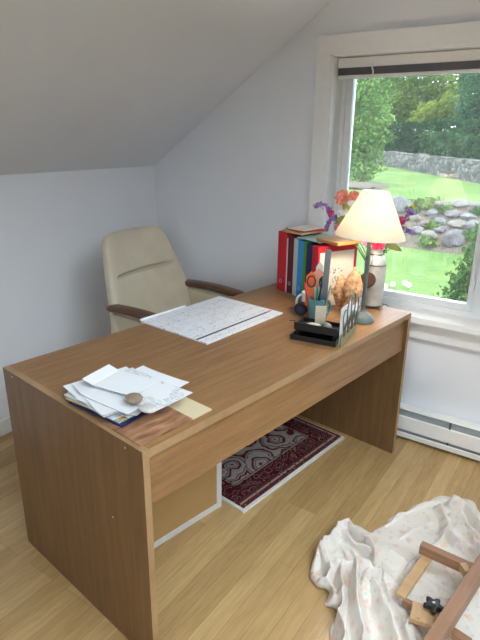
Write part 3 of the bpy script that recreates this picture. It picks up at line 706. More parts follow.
# green wire letter rack holding white cards
RK0 = onz(338.5, 347, Z); RK1 = onz(354, 330.5, Z); rv = RK1-RK0; ra = math.atan2(rv.y, rv.x); RL = rv.length
rk = thing('letter_rack', 'green metal letter rack with wire loops beside the black tray', 'letter rack', RK0 + Vector((.006, -.001, .0005)), ra)
bm = bm_new(); box(bm, 0, RL, -.003, 0, 0, .048, bev=.001); box(bm, 0, RL, 0, .0135, 0, .003, bev=.001); box(bm, 0, RL, .0135, .015, 0, .03, bev=.0005); mesh_obj('base', bm, 'green_metal', rk)
for k in range(4):
    bm = bm_new(); c0 = RL*(.14+.24*k); hh = (.105, .135, .150, .12)[k]; pts = []
    for i in range(25):
        q = i/24; pts.append((c0 + .026*math.sin(q*2*PI)*(1 if q < .5 else 1), -.0045, .035 + hh*math.sin(q*PI)))
    tube(bm, pts, .0024, 7); tube(bm, [(c0-.012, -.0045, .036), (c0, -.0045, .036+hh*.5), (c0+.012, -.0045, .036)], .0018, 6)
    mesh_obj('wire_loop', bm, 'pewter', rk, True)
RM = Matrix.Translation(rk.location) @ Matrix.Rotation(ra, 4, 'Z')
for (k, lb, x0, x1, y, h_, tl) in ((0, 'white card nearest the wire loops of the letter rack', .03, RL-.01, .003, .120, .0), (1, 'white card leaning at the back of the letter rack', .004, RL-.05, .0065, .145, .0), (2, 'white envelope standing at the lamp end of the letter rack', RL-.06, RL+.035, .010, .105, .0)):
    bm = bm_new(); box(bm, x0, x1, -.0008, .0008, 0, h_); single('card', bm, 'paper', lb, 'card', 'cards in the letter rack', False, RM @ Vector((0, y, .004)), (tl, 0, ra))
# dried pods
p_ = onz(353, 318, Z) + Vector((-.02, .05, 0))
def pod(label, loc, h, r, seed):
    bm = bm_new(); prof = []
    for i in range(21):
        q = i/20; prof.append((max(.002, r*(math.sin(PI*min(1, q*1.02))**.55*(.55+.5*math.sin(q*2.6)) if 0 < q < 1 else .12)), q*h))
    lathe(bm, prof, 22)
    for v in bm.verts:
        k = 1+.28*mnoise.noise(v.co*26+Vector((seed, 0, 0))); v.co.x *= k; v.co.y *= k*.75
    single('dried_pod', bm, 'dried_pod', label, 'dried pod', 'dried pods beside the lamp', True, loc, (0, 0, seed))
pod('tall mottled orange-brown dried pod standing behind the lamp stem', (p_.x-.012, p_.y+.004, Z), .215, .043, 1.0)
p_ = onz(341, 318, Z) + Vector((-.04, .09, 0))
pod('smaller orange-brown dried pod between the mug and the tall pod', (p_.x-.012, p_.y+.006, Z), .17, .036, 4.0)

# lamp
LP = Vector((1.604, -.446, Z+.0005))
lamp = thing('table_lamp', 'grey-green table lamp with lit cream cone shade', 'lamp', LP)
bm = bm_new(); lathe(bm, [(.051, 0), (.053, .004), (.050, .014), (.036, .030), (.018, .040), (.011, .046), (.0095, .055)], 40); mesh_obj('base', bm, 'lamp_metal', lamp, True)
bm = bm_new(); lathe(bm, [(.0085, .05), (.0085, .40), (.012, .402), (.012, .43), (.008, .435)], 18); mesh_obj('pole', bm, 'lamp_metal', lamp, True)
bm = bm_new(); lathe(bm, [(.004, .436), (.014, .440), (.026, .462), (.028, .478), (.020, .498), (.006, .508)], 20); mesh_obj('bulb', bm, 'bulb_glow', lamp, True)
sh_e = Matrix.Translation((0, 0, .369)) @ Matrix.Rotation(math.radians(3.0), 4, Vector((math.sin(YAW), math.cos(YAW), 0)))
bm = bm_new(); lathe(bm, [(.145, .0), (.0535, .182), (.052, .182), (.1435, .0)], 56, sh_e, cap=False)
bmesh.ops.remove_doubles(bm, verts=bm.verts, dist=1e-6); mesh_obj('lamp_shade', bm, 'shade_fabric', lamp, True)
bm = bm_new(); tube(bm, [(.050*math.cos(2*PI*k/30), .050*math.sin(2*PI*k/30), .5465) for k in range(30)], .0012, 6, True)
for k in range(3):
    a = 2*PI*k/3; tube(bm, [(.050*math.cos(a), .050*math.sin(a), .5465), (.006*math.cos(a), .006*math.sin(a), .515)], .001, 5)
mesh_obj('shade_ring', bm, 'steel', lamp)
pl = bpy.data.lights.new('lamp_light', 'POINT'); pl.energy = 11.0; pl.color = (1, .92, .81); pl.shadow_soft_size = .03
plo = bpy.data.objects.new('lamp_light', pl); COL.objects.link(plo); plo.location = LP + Vector((0, 0, .475)); 

# metal vase with flowers
VB = onz(371.5, 306, Z); VB = Vector((VB.x, VB.y, Z))
vs = thing('vase', 'galvanised metal can vase holding flowers by the window', 'vase', VB)
bm = bm_new(); lathe(bm, [(.044, .010), (.048, .012), (.049, .02), (.049, .205), (.047, .222), (.036, .242), (.030, .250), (.029, .268), (.034, .276), (.032, .276), (.027, .268), (.027, .25), (.045, .21), (.045, .02), (.02, .016)], 40); mesh_obj('body', bm, 'galvanised', vs, True)
bm = bm_new(); tube(bm, [(.052*math.cos(2*PI*k/30), .052*math.sin(2*PI*k/30), .012) for k in range(30)], .0022, 6, True)
for a in (.4, 2.2, 4.2, 5.6): tube(bm, [(.052*math.cos(a), .052*math.sin(a), .012), (.066*math.cos(a), .066*math.sin(a), .012), (.074*math.cos(a), .074*math.sin(a), .003)], .002, 6)
mesh_obj('wire_foot', bm, 'wire_dark', vs)
bm = bm_new(); tube(bm, [(.0505*math.cos(2*PI*k/30), .0505*math.sin(2*PI*k/30), .205) for k in range(30)], .0015, 6, True); tube(bm, [(.033*math.cos(2*PI*k/30), .033*math.sin(2*PI*k/30), .252) for k in range(30)], .002, 6, True); mesh_obj('wire_band', bm, 'wire_dark', vs)
mouth = VB + Vector((0, 0, .276))
bm = bm_new(); q0 = onpl(387, 247, VB) - VB
tube(bm, [(.034, 0, .262), (.05, -.0, .262)] + [tuple(q0 + (R_*math.cos(a)+U_*math.sin(a))*(.020-.0011*i)) for i, a in enumerate([k*.6+3.4 for k in range(15)])], .0016, 6); mesh_obj('wire_curl', bm, 'wire_dark', vs)
# brown disc hanging in front of the vase
p_ = onpl(367.5, 280, VB + Vector((.03, -.062, 0)))
dc = thing('pendant_disc', 'round dark brown disc hanging against the metal vase', 'ornament', p_, 0)
bm = bm_new(); Rm = Matrix.Rotation(-YAW-.15, 4, 'Z') @ Matrix.Rotation(PI/2, 4, 'X')
lathe(bm, [(.002, .003), (.02, .004), (.034, .002), (.037, 0), (.034, -.003), (.02, -.004), (.002, -.004)], 32, Rm); mesh_obj('disc', bm, 'rust_disc', dc, True)
bm = bm_new(); tube(bm, [(0, 0, .036), (.004, .02, .07), (.006, .028, .10), (-.004, .034, .115)], .0012, 5); mesh_obj('cord', bm, 'wire_dark', dc)

def petals(bm, c, r, n, layers, seed, cup=.5, nrm=None):
    rnd = random.Random(seed); c = Vector(c); nrm = (nrm or Vector((0, 0, 1))).normalized(); e1 = nrm.orthogonal().normalized(); e2 = nrm.cross(e1)
    for L in range(layers):
        rr = r*(1-.22*L)
        for k in range(n):
            a = 2*PI*(k+.5*L)/n + rnd.uniform(-.1, .1); d = e1*math.cos(a)+e2*math.sin(a); s = nrm.cross(d); cu = cup*(.3+.5*L)
            W = rr*1.9/n*1.5
            tip = c + d*rr + nrm*rr*cu; mid = c + d*rr*.6 + nrm*rr*cu*.35
            wv = nrm*rr*.12*rnd.uniform(-1, 1)
            pts = [c + nrm*rr*.05*L, mid - s*W + wv, tip - s*W*.7 - wv, tip + nrm*rr*.1*rnd.uniform(-1, 1) + d*rr*.08, tip + s*W*.7 + wv, mid + s*W - wv]
            V = [bm.verts.new(p) for p in pts]
            for i in range(1, 5): bm.faces.new((V[0], V[i], V[i+1]))
def stem(bm, a, b_, sag=.02, r=.0018):
    a, b_ = Vector(a), Vector(b_); tube(bm, [a.lerp(b_, k/8) + Vector((0, 0, sag*math.sin(PI*k/8))) for k in range(9)], r, 6)
FG = 'flowers in the metal vase'
def flower(label, x, y, mat, r, n=8, layers=4, seed=1, cat='flower', name='flower', base=None, off=0):
    q = onpl(x, y, VB + Vector((-math.sin(YAW), -math.cos(YAW), 0))*off) - mouth
    o = thing(name, label, cat, mouth, 0, FG)
    nr = (Vector((q.x, q.y, .03))*.5 + (CAM-mouth).normalized()*.8 + Vector((0, 0, .3)))
    bm = bm_new(); petals(bm, q, r, n, layers, seed, .6, nr); mesh_obj('petals', bm, mat, o)
    bm = bm_new(); rnd = random.Random(seed); stem(bm, (rnd.uniform(-.014, .014), rnd.uniform(-.014, .014), -.12), q - nr.normalized()*.006, .015); mesh_obj('stem', bm, 'stem_green', o)
    return o
def spike(label, pts, mat, seed, n=46, r=.012, fl=.0075):
    o = thing('flower_spike', label, 'flower', mouth, 0, FG); rnd = random.Random(seed)
    Q = [onpl(x, y, VB) - mouth for x, y in pts]
    bm = bm_new()
    for k in range(n):
        q = k/n*(len(Q)-1); i = int(q); p = Q[i].lerp(Q[min(i+1, len(Q)-1)], q-i)
        d = Vector((rnd.gauss(0, 1), rnd.gauss(0, 1), rnd.gauss(0, 1))).normalized()
        petals(bm, p + d*r*1.5*(1-.6*k/n)*rnd.uniform(.2, 1.3), fl*rnd.uniform(.7, 1.4), 5, 1, k, .4, d)
    mesh_obj('florets', bm, mat, o)
    bm = bm_new(); stem(bm, (rnd.uniform(-.012, .012), rnd.uniform(-.012, .012), -.12), Q[0], .02)
    tube(bm, Q if len(Q) > 1 else [Q[0], Q[0]+Vector((0, 0, .01))], .0014, 5); mesh_obj('stem', bm, 'stem_green', o)
spike('purple flower spray arching left highest above the binders', [(334, 218), (329, 208), (321, 203), (315, 206)], 'petal_purple', 3, 42, .013)
spike('purple flower spray drooping low over the red binder', [(336, 216), (329, 222), (325, 230)], 'petal_purple', 5, 26, .010)
spike('tall purple flower spray rising right of the lampshade', [(398, 222), (406, 218), (409, 210), (415, 215)], 'petal_purple', 8, 40, .012)
spike('purple flower spray hanging lower right of the lampshade', [(400, 226), (406, 230), (414, 233)], 'petal_purple', 9, 32, .012)
flower('large coral carnation left of the lampshade against the window frame', 343, 198, 'petal_coral', .036, 9, 5, 2)
flower('small coral carnation touching the lampshade top edge', 354, 196, 'petal_coral', .024, 8, 4, 6)
flower('bright red bloom among purple sprays on the left', 331, 213, 'petal_red', .015, 6, 3, 7)
flower('pink bloom low on the left beside the shade', 339, 227, 'petal_pink', .022, 7, 3, 11)
flower('white bloom under the large coral carnation', 342, 211, 'petal_white', .024, 8, 4, 12)
flower('magenta bloom at the right rim of the lampshade', 401, 221, 'petal_red', .022, 8, 4, 13)
flower('red carnation just under the lampshade above the vase mouth', 378, 245, 'petal_red', .030, 9, 4, 14)
flower('pink carnation under the shade left of the red one', 366, 242, 'petal_pink', .020, 8, 4, 15)
flower('yellow bloom above the right purple spray', 413, 206, 'petal_yellow', .009, 6, 2, 16)
for (k, lb, pts) in ((0, 'olive leaf hanging right of the vase mouth', [(386, 246), (394, 247), (402, 251)]), (1, 'grey-green leaf pointing left over the binders', [(352, 222), (342, 219), (334, 224)]), (2, 'olive leaf rising left behind the shade', [(352, 215), (346, 208), (342, 203)])):
    o = thing('leaf_sprig', lb, 'leaf', mouth, 0, FG)
    Q = [onpl(x, y, VB) - mouth for x, y in pts]; bm = bm_new(); d = (Q[-1]-Q[0]); L = d.length; s = d.cross(fw).normalized(); nf = d.normalized().cross(s)
    A = [[], []]
    for i in range(13):
        q = i/12; p = Q[0].lerp(Q[1], q*2) if q < .5 else Q[1].lerp(Q[2], q*2-1); w_ = .016*math.sin(PI*min(1, q*.95+.05))
        A[0].append(bm.verts.new(p + s*w_ + nf*w_*.4)); A[1].append(bm.verts.new(p - s*w_ + nf*w_*.4))
        if i:
            m0 = A[0][i-1], A[0][i], A[1][i], A[1][i-1]; bm.faces.new(m0)
    mesh_obj('blade', bm, 'leaf_olive', o)
    bm = bm_new(); stem(bm, (0.01, 0, -.1), Q[0], .01, .0014); mesh_obj('stem', bm, 'stem_green', o)

# ------------------------------------------------------------------ floral sheet thrown on the floor
def P2(x, y, z=0): p = onz(x, y, z); return np.array((p.x, p.y))
outl = [(309, 572), (314, 588), (329, 591), (326, 605), (335, 614), (330, 632), (333, 660), (328, 700), (380, 760), (520, 790), (640, 700), (600, 590), (520, 545), (486, 520), (474, 503), (458, 498), (440, 497), (415, 506), (392, 518), (374, 531), (358, 527), (344, 526), (330, 538), (318, 549), (314, 560)]
OP = np.array([P2(*p, .004) for p in outl])
def catmull(P, m):
    out = []; n = len(P)
    for i in range(n):
        p0, p1, p2, p3 = P[i-1], P[i], P[(i+1) % n], P[(i+2) % n]
        for k in range(m):
            q = k/m; out.append(.5*(2*p1 + (p2-p0)*q + (2*p0-5*p1+4*p2-p3)*q*q + (3*p1-p0-3*p2+p3)*q**3))
    return np.array(out)
OC0 = catmull(OP, 22)
OC = np.array([p + .016*np.array((mnoise.noise(Vector((p[0]*17, p[1]*17, 2.0))), mnoise.noise(Vector((p[0]*17, p[1]*17, 9.0))))) for p in OC0]); cen = P2(430, 600, 0); NA = len(OC); NR = 130
tt = (np.linspace(0, 1, NR+1)[1:])**.8
G = cen[None, None, :] + tt[:, None, None]*(OC[None]-cen[None, None])
def dist_poly(G, pts):
    best = np.full(G.shape[:2], 9.); along = np.zeros(G.shape[:2]); n = len(pts)-1
    for i in range(n):
        a, b_ = pts[i], pts[i+1]; ab = b_-a; q = np.clip(((G-a)@ab)/(ab@ab), 0, 1)
        d = np.linalg.norm(G-(a+q[..., None]*ab), axis=-1); u = d < best; best = np.where(u, d, best); along = np.where(u, (i+q)/n, along)
    return best, along
Hh = np.full(G.shape[:2], .006)
folds = [ # image polyline, radius m, height m at start, at end
 ([(314, 560), (317, 546), (329, 542), (338, 528), (349, 527), (362, 538), (374, 559)], .020, .062, .07),
 ([(310, 573), (316, 583), (328, 585), (332, 575)], .018, .035, .055),
 ([(320, 552), (326, 566), (330, 578)], .013, .065, .045),
 ([(328, 570), (340, 571), (356, 569), (368, 573)], .012, .075, .085),
 ([(338, 530), (350, 541), (366, 556)], .010, .05, .055),
 ([(343, 568), (339, 595), (338, 620), (343, 660), (350, 700)], .017, .085, .06),
 ([(330, 590), (334, 610), (330, 628)], .012, .05, .035),
 ([(355, 572), (356, 600), (364, 640), (372, 700)], .020, .10, .06),
 ([(362, 595), (366, 580), (380, 571), (392, 583), (406, 616), (428, 690)], .021, .07, .055),
 ([(374, 590), (384, 610), (398, 650), (410, 690)], .020, .075, .05),
 ([(366, 552), (378, 560), (392, 576)], .012, .045, .02),
 ([(378, 543), (390, 553), (404, 560)], .010, .026, .010),
 ([(385, 526), (405, 513), (425, 505), (445, 500)], .007, .016, .018),
 ([(400, 580), (420, 556), (446, 536)], .009, .022, .014),
 ([(440, 508), (447, 520), (446, 532), (458, 543), (485, 556)], .018, .055, .045),
 ([(452, 503), (466, 509), (478, 523), (492, 545)], .018, .065, .05),
 ([(450, 515), (462, 520), (474, 534), (482, 548)], .011, .05, .045),
 ([(456, 528), (466, 534), (476, 546)], .010, .045, .035),
 ([(420, 575), (450, 600), (480, 640)], .013, .014, .010),
 ([(395, 605), (412, 640)], .012, .014, .02),
 ([(440, 560), (455, 590)], .010, .010, .008),
 ([(400, 540), (412, 530), (430, 524)], .010, .010, .006),
]
for pts, r, h0, h1 in folds:
    pp = np.array([P2(x, y, (h0+h1)*.25) for x, y in pts]); d, al = dist_poly(G, pp); hh = (h0+(h1-h0)*al)*np.exp(-(d/r)**1.5)
    Hh = np.maximum(Hh, hh)*.75 + .25*(Hh+hh)
# crumple where the cloth is bunched
def nz(P, sc, sd):
    out = np.zeros(P.shape[:2])
    for i in range(P.shape[0]):
        for j in range(P.shape[1]): out[i, j] = mnoise.noise(Vector((P[i, j, 0]*sc+sd, P[i, j, 1]*sc-sd*.7, sd*1.3)))
    return out
mask = np.zeros(G.shape[:2])
for (x, y, r, a_) in ((342, 552, .085, 1.0), (330, 570, .06, .9), (364, 560, .06, .6), (460, 522, .075, 1.0), (480, 535, .06, .9), (360, 600, .12, .35), (345, 630, .10, .4)):
    c_ = P2(x, y, .03); mask = np.maximum(mask, a_*np.exp(-(np.linalg.norm(G-c_, axis=-1)/r)**2))
wx_ = nz(G, 9, 3.1)*.03; wy_ = nz(G, 9, 8.4)*.03
GW = (G + np.stack([wx_, wy_], -1)) @ np.array([[.83, -.56], [.56, .83]]) * np.array([1.0, .45])
rid = 1-np.abs(nz(GW, 17, 1.0))*2.6; rid2 = 1-np.abs(nz(GW, 34, 5.0))*2.6
Hh = Hh*(1-.25*mask) + mask*(.020*np.clip(rid, -.7, 1)+.007*np.clip(rid2, -.6, 1))
rid3 = 1-np.abs(nz(GW, 6, 11.0))*2.2
Hh += .006*np.clip(rid3, 0, 1)**3*(1-mask)
c_ = P2(351, 555, .05); hol = np.exp(-(np.linalg.norm(G-c_, axis=-1)/.030)**2); Hh = Hh*(1-.75*hol)
# soft wrinkles
for (kx, ky, am, ph) in ((38, 21, .0022, .3), (-17, 44, .002, 1.1), (70, 33, .0012, 2.0), (25, -60, .0012, .7)):
    Hh += am*np.sin(G[..., 0]*kx+G[..., 1]*ky+ph+1.5*np.sin(G[..., 1]*11+ph)) * np.clip(Hh/.012, .3, 2.2)
edge = np.clip((1-tt)/.035, 0, 1)[:, None]
Hh = np.maximum(.0035, Hh)*(.10+.90*np.sqrt(edge)) + .002
for (a_, b_, hm) in ((P2(420, 549), P2(478, 573), .055), (P2(428, 556), P2(400, 600), .040), (P2(402, 603), P2(442, 624), .028), (P2(411, 614), P2(455, 629), .045), (P2(505, 535), P2(416, 672), .070), (P2(444, 630), P2(472, 648), .026)):
    d, _ = dist_poly(G, [a_, b_]); Hh = np.where(d < .075, np.minimum(Hh, hm*np.clip(d/.05, 0, 1)*.4 + min(hm, .022)*.8), Hh)     # the cloth is pressed flat under the bars
bm = bm_new(); V = []
c0 = bm.verts.new((cen[0], cen[1], .012))
for i in range(NR):
    V.append([])
    for j in range(NA):
        p = G[i, j]; w_ = .016*min(1, Hh[i, j]/.05); q = Vector((p[0]*16, p[1]*16, 0))
        V[-1].append(bm.verts.new((p[0]+w_*mnoise.noise(q), p[1]+w_*mnoise.noise(q+Vector((7, 3, 1))), Hh[i, j])))
for j in range(NA):
    k = (j+1) % NA; bm.faces.new((c0, V[0][j], V[0][k]))
    for i in range(NR-1): bm.faces.new((V[i][j], V[i+1][j], V[i+1][k], V[i][k]))
sh = single('bed_sheet', bm, 'floral_cotton', 'crumpled cream floral cotton sheet thrown on the floor', 'sheet', None, 'all')
md = sh.modifiers.new('thickness', 'SOLIDIFY'); md.thickness = .0015; md.offset = -1

# wooden quilting frame lying on the sheet
def bar(bm, a, b_, w, h, bev=.002, upv=Vector((0, 0, 1))):
    a, b_ = Vector(a), Vector(b_); d = (b_-a); L = d.length; x = d.normalized(); y = upv.cross(x).normalized(); z = x.cross(y)
    m_ = Matrix((x, y, z)).transposed().to_4x4(); m_.translation = a
    return box(bm, 0, L, -w/2, w/2, -h/2, h/2, m_, bev)
def bar_obj(name, a, b_, w, h, mat, parent, label=None):
    bm = bm_new(); a, b_ = Vector(a), Vector(b_); d = (b_-a); L = d.length; x = d.normalized(); y = Vector((0, 0, 1)).cross(x).normalized(); z = x.cross(y)
    box(bm, 0, L, -w/2, w/2, -h/2, h/2, None, .002)
    o = mesh_obj(name, bm, mat, parent); m_ = Matrix((x, y, z)).transposed().to_4x4(); m_.translation = a
    o.matrix_parent_inverse = Matrix(); o.matrix_basis = parent.matrix_basis.inverted() @ m_
    if label: o['label'] = label
    return o
c0_ = onz(440, 605, 0)
fr_ = thing('wooden_frame', 'folding wooden frame with black star knob lying on the sheet', 'wooden frame', (c0_.x, c0_.y, .02))
bpy.context.view_layer.update()
bar_obj('cross_rail', onz(420.5, 547, .095), onz(476, 572, .095), .030, .038, 'frame_brown', fr_)
bar_obj('leg', onz(428, 556, .07), onz(400, 597, .06), .034, .016, 'beech', fr_, 'pale beech leg')
bar_obj('stretcher', onz(403, 601, .05), onz(440, 621, .05), .018, .024, 'frame_brown', fr_)
bar_obj('long_rail', onz(500, 538, .115), onz(417, 668, .115), .040, .052, 'frame_brown', fr_)
bar_obj('block', onz(462, 566, .10), onz(468, 575, .10), .022, .03, 'beech', fr_)
bar_obj('plate', onz(411, 611, .07), onz(452, 625, .07), .074, .018, 'beech', fr_, 'pale beech plate')
bar_obj('foot', onz(444, 627, .045), onz(470, 644, .045), .03, .02, 'frame_brown', fr_)
kp = onz(433.5, 605, .095) - Vector((c0_.x, c0_.y, .02))
bm = bm_new(); n_ = 60; rings = []
for (k, z) in ((.80, 0), (1, .004), (1, .014), (.8, .018)):
    rings.append([(kp.x + k*(.026+.0065*math.cos(5*a))*math.cos(a), kp.y + k*(.026+.0065*math.cos(5*a))*math.sin(a), kp.z-.01+z) for a in [2*PI*i/n_ for i in range(n_)]])
loft(bm, rings); mesh_obj('star_knob', bm, 'black_plastic', fr_, True)['label'] = 'black star knob'
bm = bm_new(); lathe(bm, [(.004, -.055), (.004, .0)], 10, Matrix.Translation(kp)); lathe(bm, [(.006, .008), (.005, .011)], 12, Matrix.Translation(kp)); mesh_obj('bolt', bm, 'steel', fr_)
pg = onz(418, 620, .07) - Vector((c0_.x, c0_.y, .02))
bm = bm_new(); lathe(bm, [(.0055, -.012), (.0055, .010), (.004, .013)], 12, Matrix.Translation(pg)); mesh_obj('peg', bm, 'beech', fr_, True)
pg = onz(466, 577, .095) - Vector((c0_.x, c0_.y, .02))
bm = bm_new(); lathe(bm, [(.006, -.006), (.006, .002), (.003, .004)], 12, Matrix.Translation(pg)); mesh_obj('screw', bm, 'steel', fr_, True)

# ------------------------------------------------------------------ the garden
GZ, TZ = -1.2, -.2
bm = bm_new(); box(bm, -40, 40, .2, 11.2, GZ-.3, GZ); structure(mesh_obj('lawn', bm, 'lawn_grass'), 'lower lawn below the window')
bm = bm_new(); box(bm, -60, 60, -60, .2, GZ-.31, GZ-.01); structure(mesh_obj('ground', bm, 'soil'))
bm = bm_new(); prism(bm, [(12.75, GZ-.3), (60, GZ-.3), (60, TZ+.30), (27, TZ+.05), (12.75, TZ)], 'x', -60, 40); structure(mesh_obj('terrace_lawn', bm, 'lawn_grass'), 'upper lawn behind the rockery')
bm = bm_new(); prism(bm, [(10.8, GZ-.3), (12.8, GZ-.3), (12.8, TZ-.02), (12.5, TZ-.02), (10.85, GZ-.02)], 'x', -40, 40); structure(mesh_obj('bank', bm, 'soil'), 'earth bank under the rockery')
def onbank(x, y):
    A = Vector((0, 10.85, GZ)); n = Vector((0, -(TZ-GZ), 1.75)).normalized(); d = ray(x, y); return CAM + d*(n.dot(A-CAM)/n.dot(d))
rk_n = 0
PXM = 13.5/FPX
rocks = [(398, 208, 15, 11, 'rock_grey', 'big pale grey boulder at the left top of the rockery'), (455, 240, 12, 9, 'rock_mauve', 'rounded mauve-grey boulder at the foot of the rockery'),
 (430, 236, 10, 5, 'rock_tan', 'flat tan rock left of the mauve boulder'), (441, 205, 9, 5, 'rock_tan', 'pale rock near the lawn edge in the rockery middle'), (460, 205, 11, 5, 'rock_grey', 'long grey capping rock at the rockery top'),
 (476, 208, 9, 5, 'rock_mauve', 'dark capping rock at the right end of the rockery'), (452, 214, 10, 4, 'rock_mauve', 'thin slab under the long capping rock'), (468, 217, 9, 4, 'rock_grey', 'grey slab right of the thin slab'),
 (432, 214, 7, 4, 'rock_grey', 'small grey rock by the yellow-green plants'), (440, 222, 8, 4, 'rock_grey', 'grey rock above the flat tan rock'), (458, 224, 10, 4, 'rock_tan', 'tan slab above the mauve boulder'), (474, 226, 9, 5, 'rock_grey', 'grey rock right of the tan slab'),
 (425, 225, 7, 4, 'rock_mauve', 'mauve rock behind the purple flowers'), (440, 230, 7, 4, 'rock_mauve', 'small dark rock between the flat tan rock and mauve boulder'), (473, 234, 6, 4, 'rock_tan', 'tan rock right of the mauve boulder'), (417, 231, 8, 5, 'rock_grey', 'grey rock at the lampshade side of the rockery foot'),
 (415, 219, 7, 5, 'rock_tan', 'tan rock below the big pale boulder'), (385, 222, 12, 7, 'rock_grey', 'grey rock hidden behind the lampshade'), (490, 222, 10, 7, 'rock_grey', 'grey rock at the window frame side of the rockery'), (488, 236, 8, 5, 'rock_tan', 'tan rock at the window frame side of the rockery'), (365, 215, 12, 9, 'rock_mauve', 'mauve rock far left of the rockery')]
for i, (x, y, w_, h_, m_, lb) in enumerate(rocks):
    p = onbank(x, y); bm = bm_new(); blob(bm, (0, 0, 0), (w_*PXM, w_*PXM*.8, h_*PXM*1.05), .35, i+1, 3); single('rock', bm, m_, lb, 'rock', 'rockery stones', True, p, (0, 0, i*.9))
def leaves(bm, n, sampler, size, seed, asp=.55):
    rnd = random.Random(seed)
    for _ in range(n):
        p, nr = sampler(rnd); d = Vector((rnd.gauss(0, 1), rnd.gauss(0, 1), rnd.gauss(0, 1))).normalized(); nr = (nr + d*.9).normalized()
        e = nr.orthogonal().normalized(); e = (Matrix.Rotation(rnd.uniform(0, 2*PI), 3, nr) @ e); f = nr.cross(e); s = size*rnd.uniform(.6, 1.3)
        V = [bm.verts.new(p + e*s*.5), bm.verts.new(p + f*s*asp*.5 + nr*s*.08), bm.verts.new(p - e*s*.5), bm.verts.new(p - f*s*asp*.5 + nr*s*.08)]
        bm.faces.new(V)
def ell(c, s, pw=.33, lump=.35, seed=0):
    c = Vector(c)
    def f(rnd):
        while True:
            d = Vector((rnd.gauss(0, 1), rnd.gauss(0, 1), rnd.gauss(0, 1))).normalized()
            if d.y < .35: break
        k = rnd.random()**pw*(1+lump*mnoise.noise(d*3+Vector((seed, 0, 0))))
        return c + Vector((d.x*s[0]*k, d.y*s[1]*k, d.z*s[2]*k)), d
    return f
# rockery plants
for i, (x, y, r, n, m_, lb) in enumerate(((424, 207, .32, 260, 'leaf_rockery', 'yellow-green plant cushion right of the big pale boulder'), (432, 228, .20, 150, 'leaf_rockery', 'small green plant among the middle rocks'), (446, 212, .24, 160, 'leaf_shrub', 'dark green plant under the pale rock'), (470, 238, .26, 160, 'leaf_shrub', 'green plant at the rockery foot right of the mauve boulder'), (412, 212, .22, 140, 'leaf_shrub', 'green plant below the big pale boulder'), (426, 244, .28, 160, 'leaf_rockery', 'low green plant at the lawn edge of the rockery'), (480, 214, .25, 140, 'leaf_shrub', 'green plant beside the dark capping rock'), (436, 203, .2, 120, 'leaf_rockery', 'low green plant beside the tan rock at the rockery top'))):
    p = onbank(x, y); bm = bm_new(); leaves(bm, n, ell((0, 0, .05), (r, r*.7, r*.6), .4), .11, 50+i); single('rockery_plant', bm, m_, lb, 'plant', 'rockery plants', False, p)
# daisies in the lower lawn
def daisy(x, y, lb, sd, r=.045):
    p = onz(x, y, GZ+.09); o = thing('lawn_flower', lb, 'flower', (p.x, p.y, GZ), 0, 'white flowers in the lower lawn')
    bm = bm_new(); petals(bm, (0, 0, .09), r, 7, 2, sd, .4, Vector((.2, -1, .5))); mesh_obj('petals', bm, 'petal_white', o)
    bm = bm_new(); stem(bm, (0, 0, 0), (0, 0, .088), 0, .004); mesh_obj('stem', bm, 'stem_green', o)
daisy(385, 286, 'white lawn flower nearest the vase', 1); daisy(393, 284, 'white lawn flower second from the vase', 2); daisy(405, 283, 'white lawn flower left of the close pair', 3, .05); daisy(409, 285, 'white lawn flower at the right end of the four', 4)
# garden wall at the top of the lawn
wa, wb = onz(352, 160, TZ+.05), onz(500, 188, TZ)
wdir = (wb-wa); WLn = wdir.length; wang = math.atan2(wdir.y, wdir.x); wa = wa - wdir.normalized()*6
gw = thing('garden_wall', 'rough grey dry stone wall at the top of the lawn', 'garden wall', (wa.x, wa.y, TZ-.05), wang)
bm = bm_new(); box(bm, -22, WLn+22, 0, .6, 0, .86)
bmesh.ops.subdivide_edges(bm, edges=[e for e in bm.edges if abs(e.verts[0].co.x-e.verts[1].co.x) > 1], cuts=300)
for v in bm.verts:
    v.co.z += .10*mnoise.noise(Vector((v.co.x*1.2, 0, 1)))*(v.co.z > .5); v.co.y += .06*mnoise.noise(Vector((v.co.x*2, v.co.z*3, 4)))
mesh_obj('stonework', bm, 'dry_stone', gw)
def along(q, off, z): p = wa + wdir.normalized()*q + Vector((-math.sin(wang), math.cos(wang), 0))*off; return Vector((p.x, p.y, z))
# hedge
def hedge_s(q0, q1, off0, z0, z1, wav, seed):
    def f(rnd):
        q = rnd.uniform(q0, q1); top = z1 + wav*mnoise.noise(Vector((q*.5, seed, 0)))
        if rnd.random() < .78:
            z = rnd.uniform(z0, top); return along(q, off0 + .3*mnoise.noise(Vector((q*.8, z*.8, seed))) + rnd.random()**2*.4, z), Vector((math.sin(wang), -math.cos(wang), .4)).normalized()
        return along(q, off0+rnd.uniform(0, 1.4), top+rnd.uniform(-.1, .1)), Vector((0, 0, 1))
    return f
TOT = WLn+12
def hedge(name, lb, mat, q0, q1, off, z0, z1, n, size, seed, wav):
    o = thing(name, lb, 'hedge', along((q0+q1)/2, off+.7, TZ)); L = o.location
    bm = bm_new(); leaves(bm, n, hedge_s(q0, q1, off, z0, z1, wav, seed), size, seed); bmesh.ops.translate(bm, verts=bm.verts, vec=-L); mesh_obj('foliage', bm, mat, o)
    bm = bm_new(); tmp = bmesh.new(); box(tmp, q0, q1, off+.45, off+1.3, TZ-.1, z1-.35)
    for v in tmp.verts: v.co = along(v.co.x, v.co.y, v.co.z) - L
    merge(bm, tmp); mesh_obj('branches', bm, 'bark', o)
    return o
hedge('clipped_hedge', 'tall dark green hedge standing behind the stone wall', 'leaf_hedge', -20, TOT*.72, .75, .1, 2.05, 20000, .20, 21, .25)
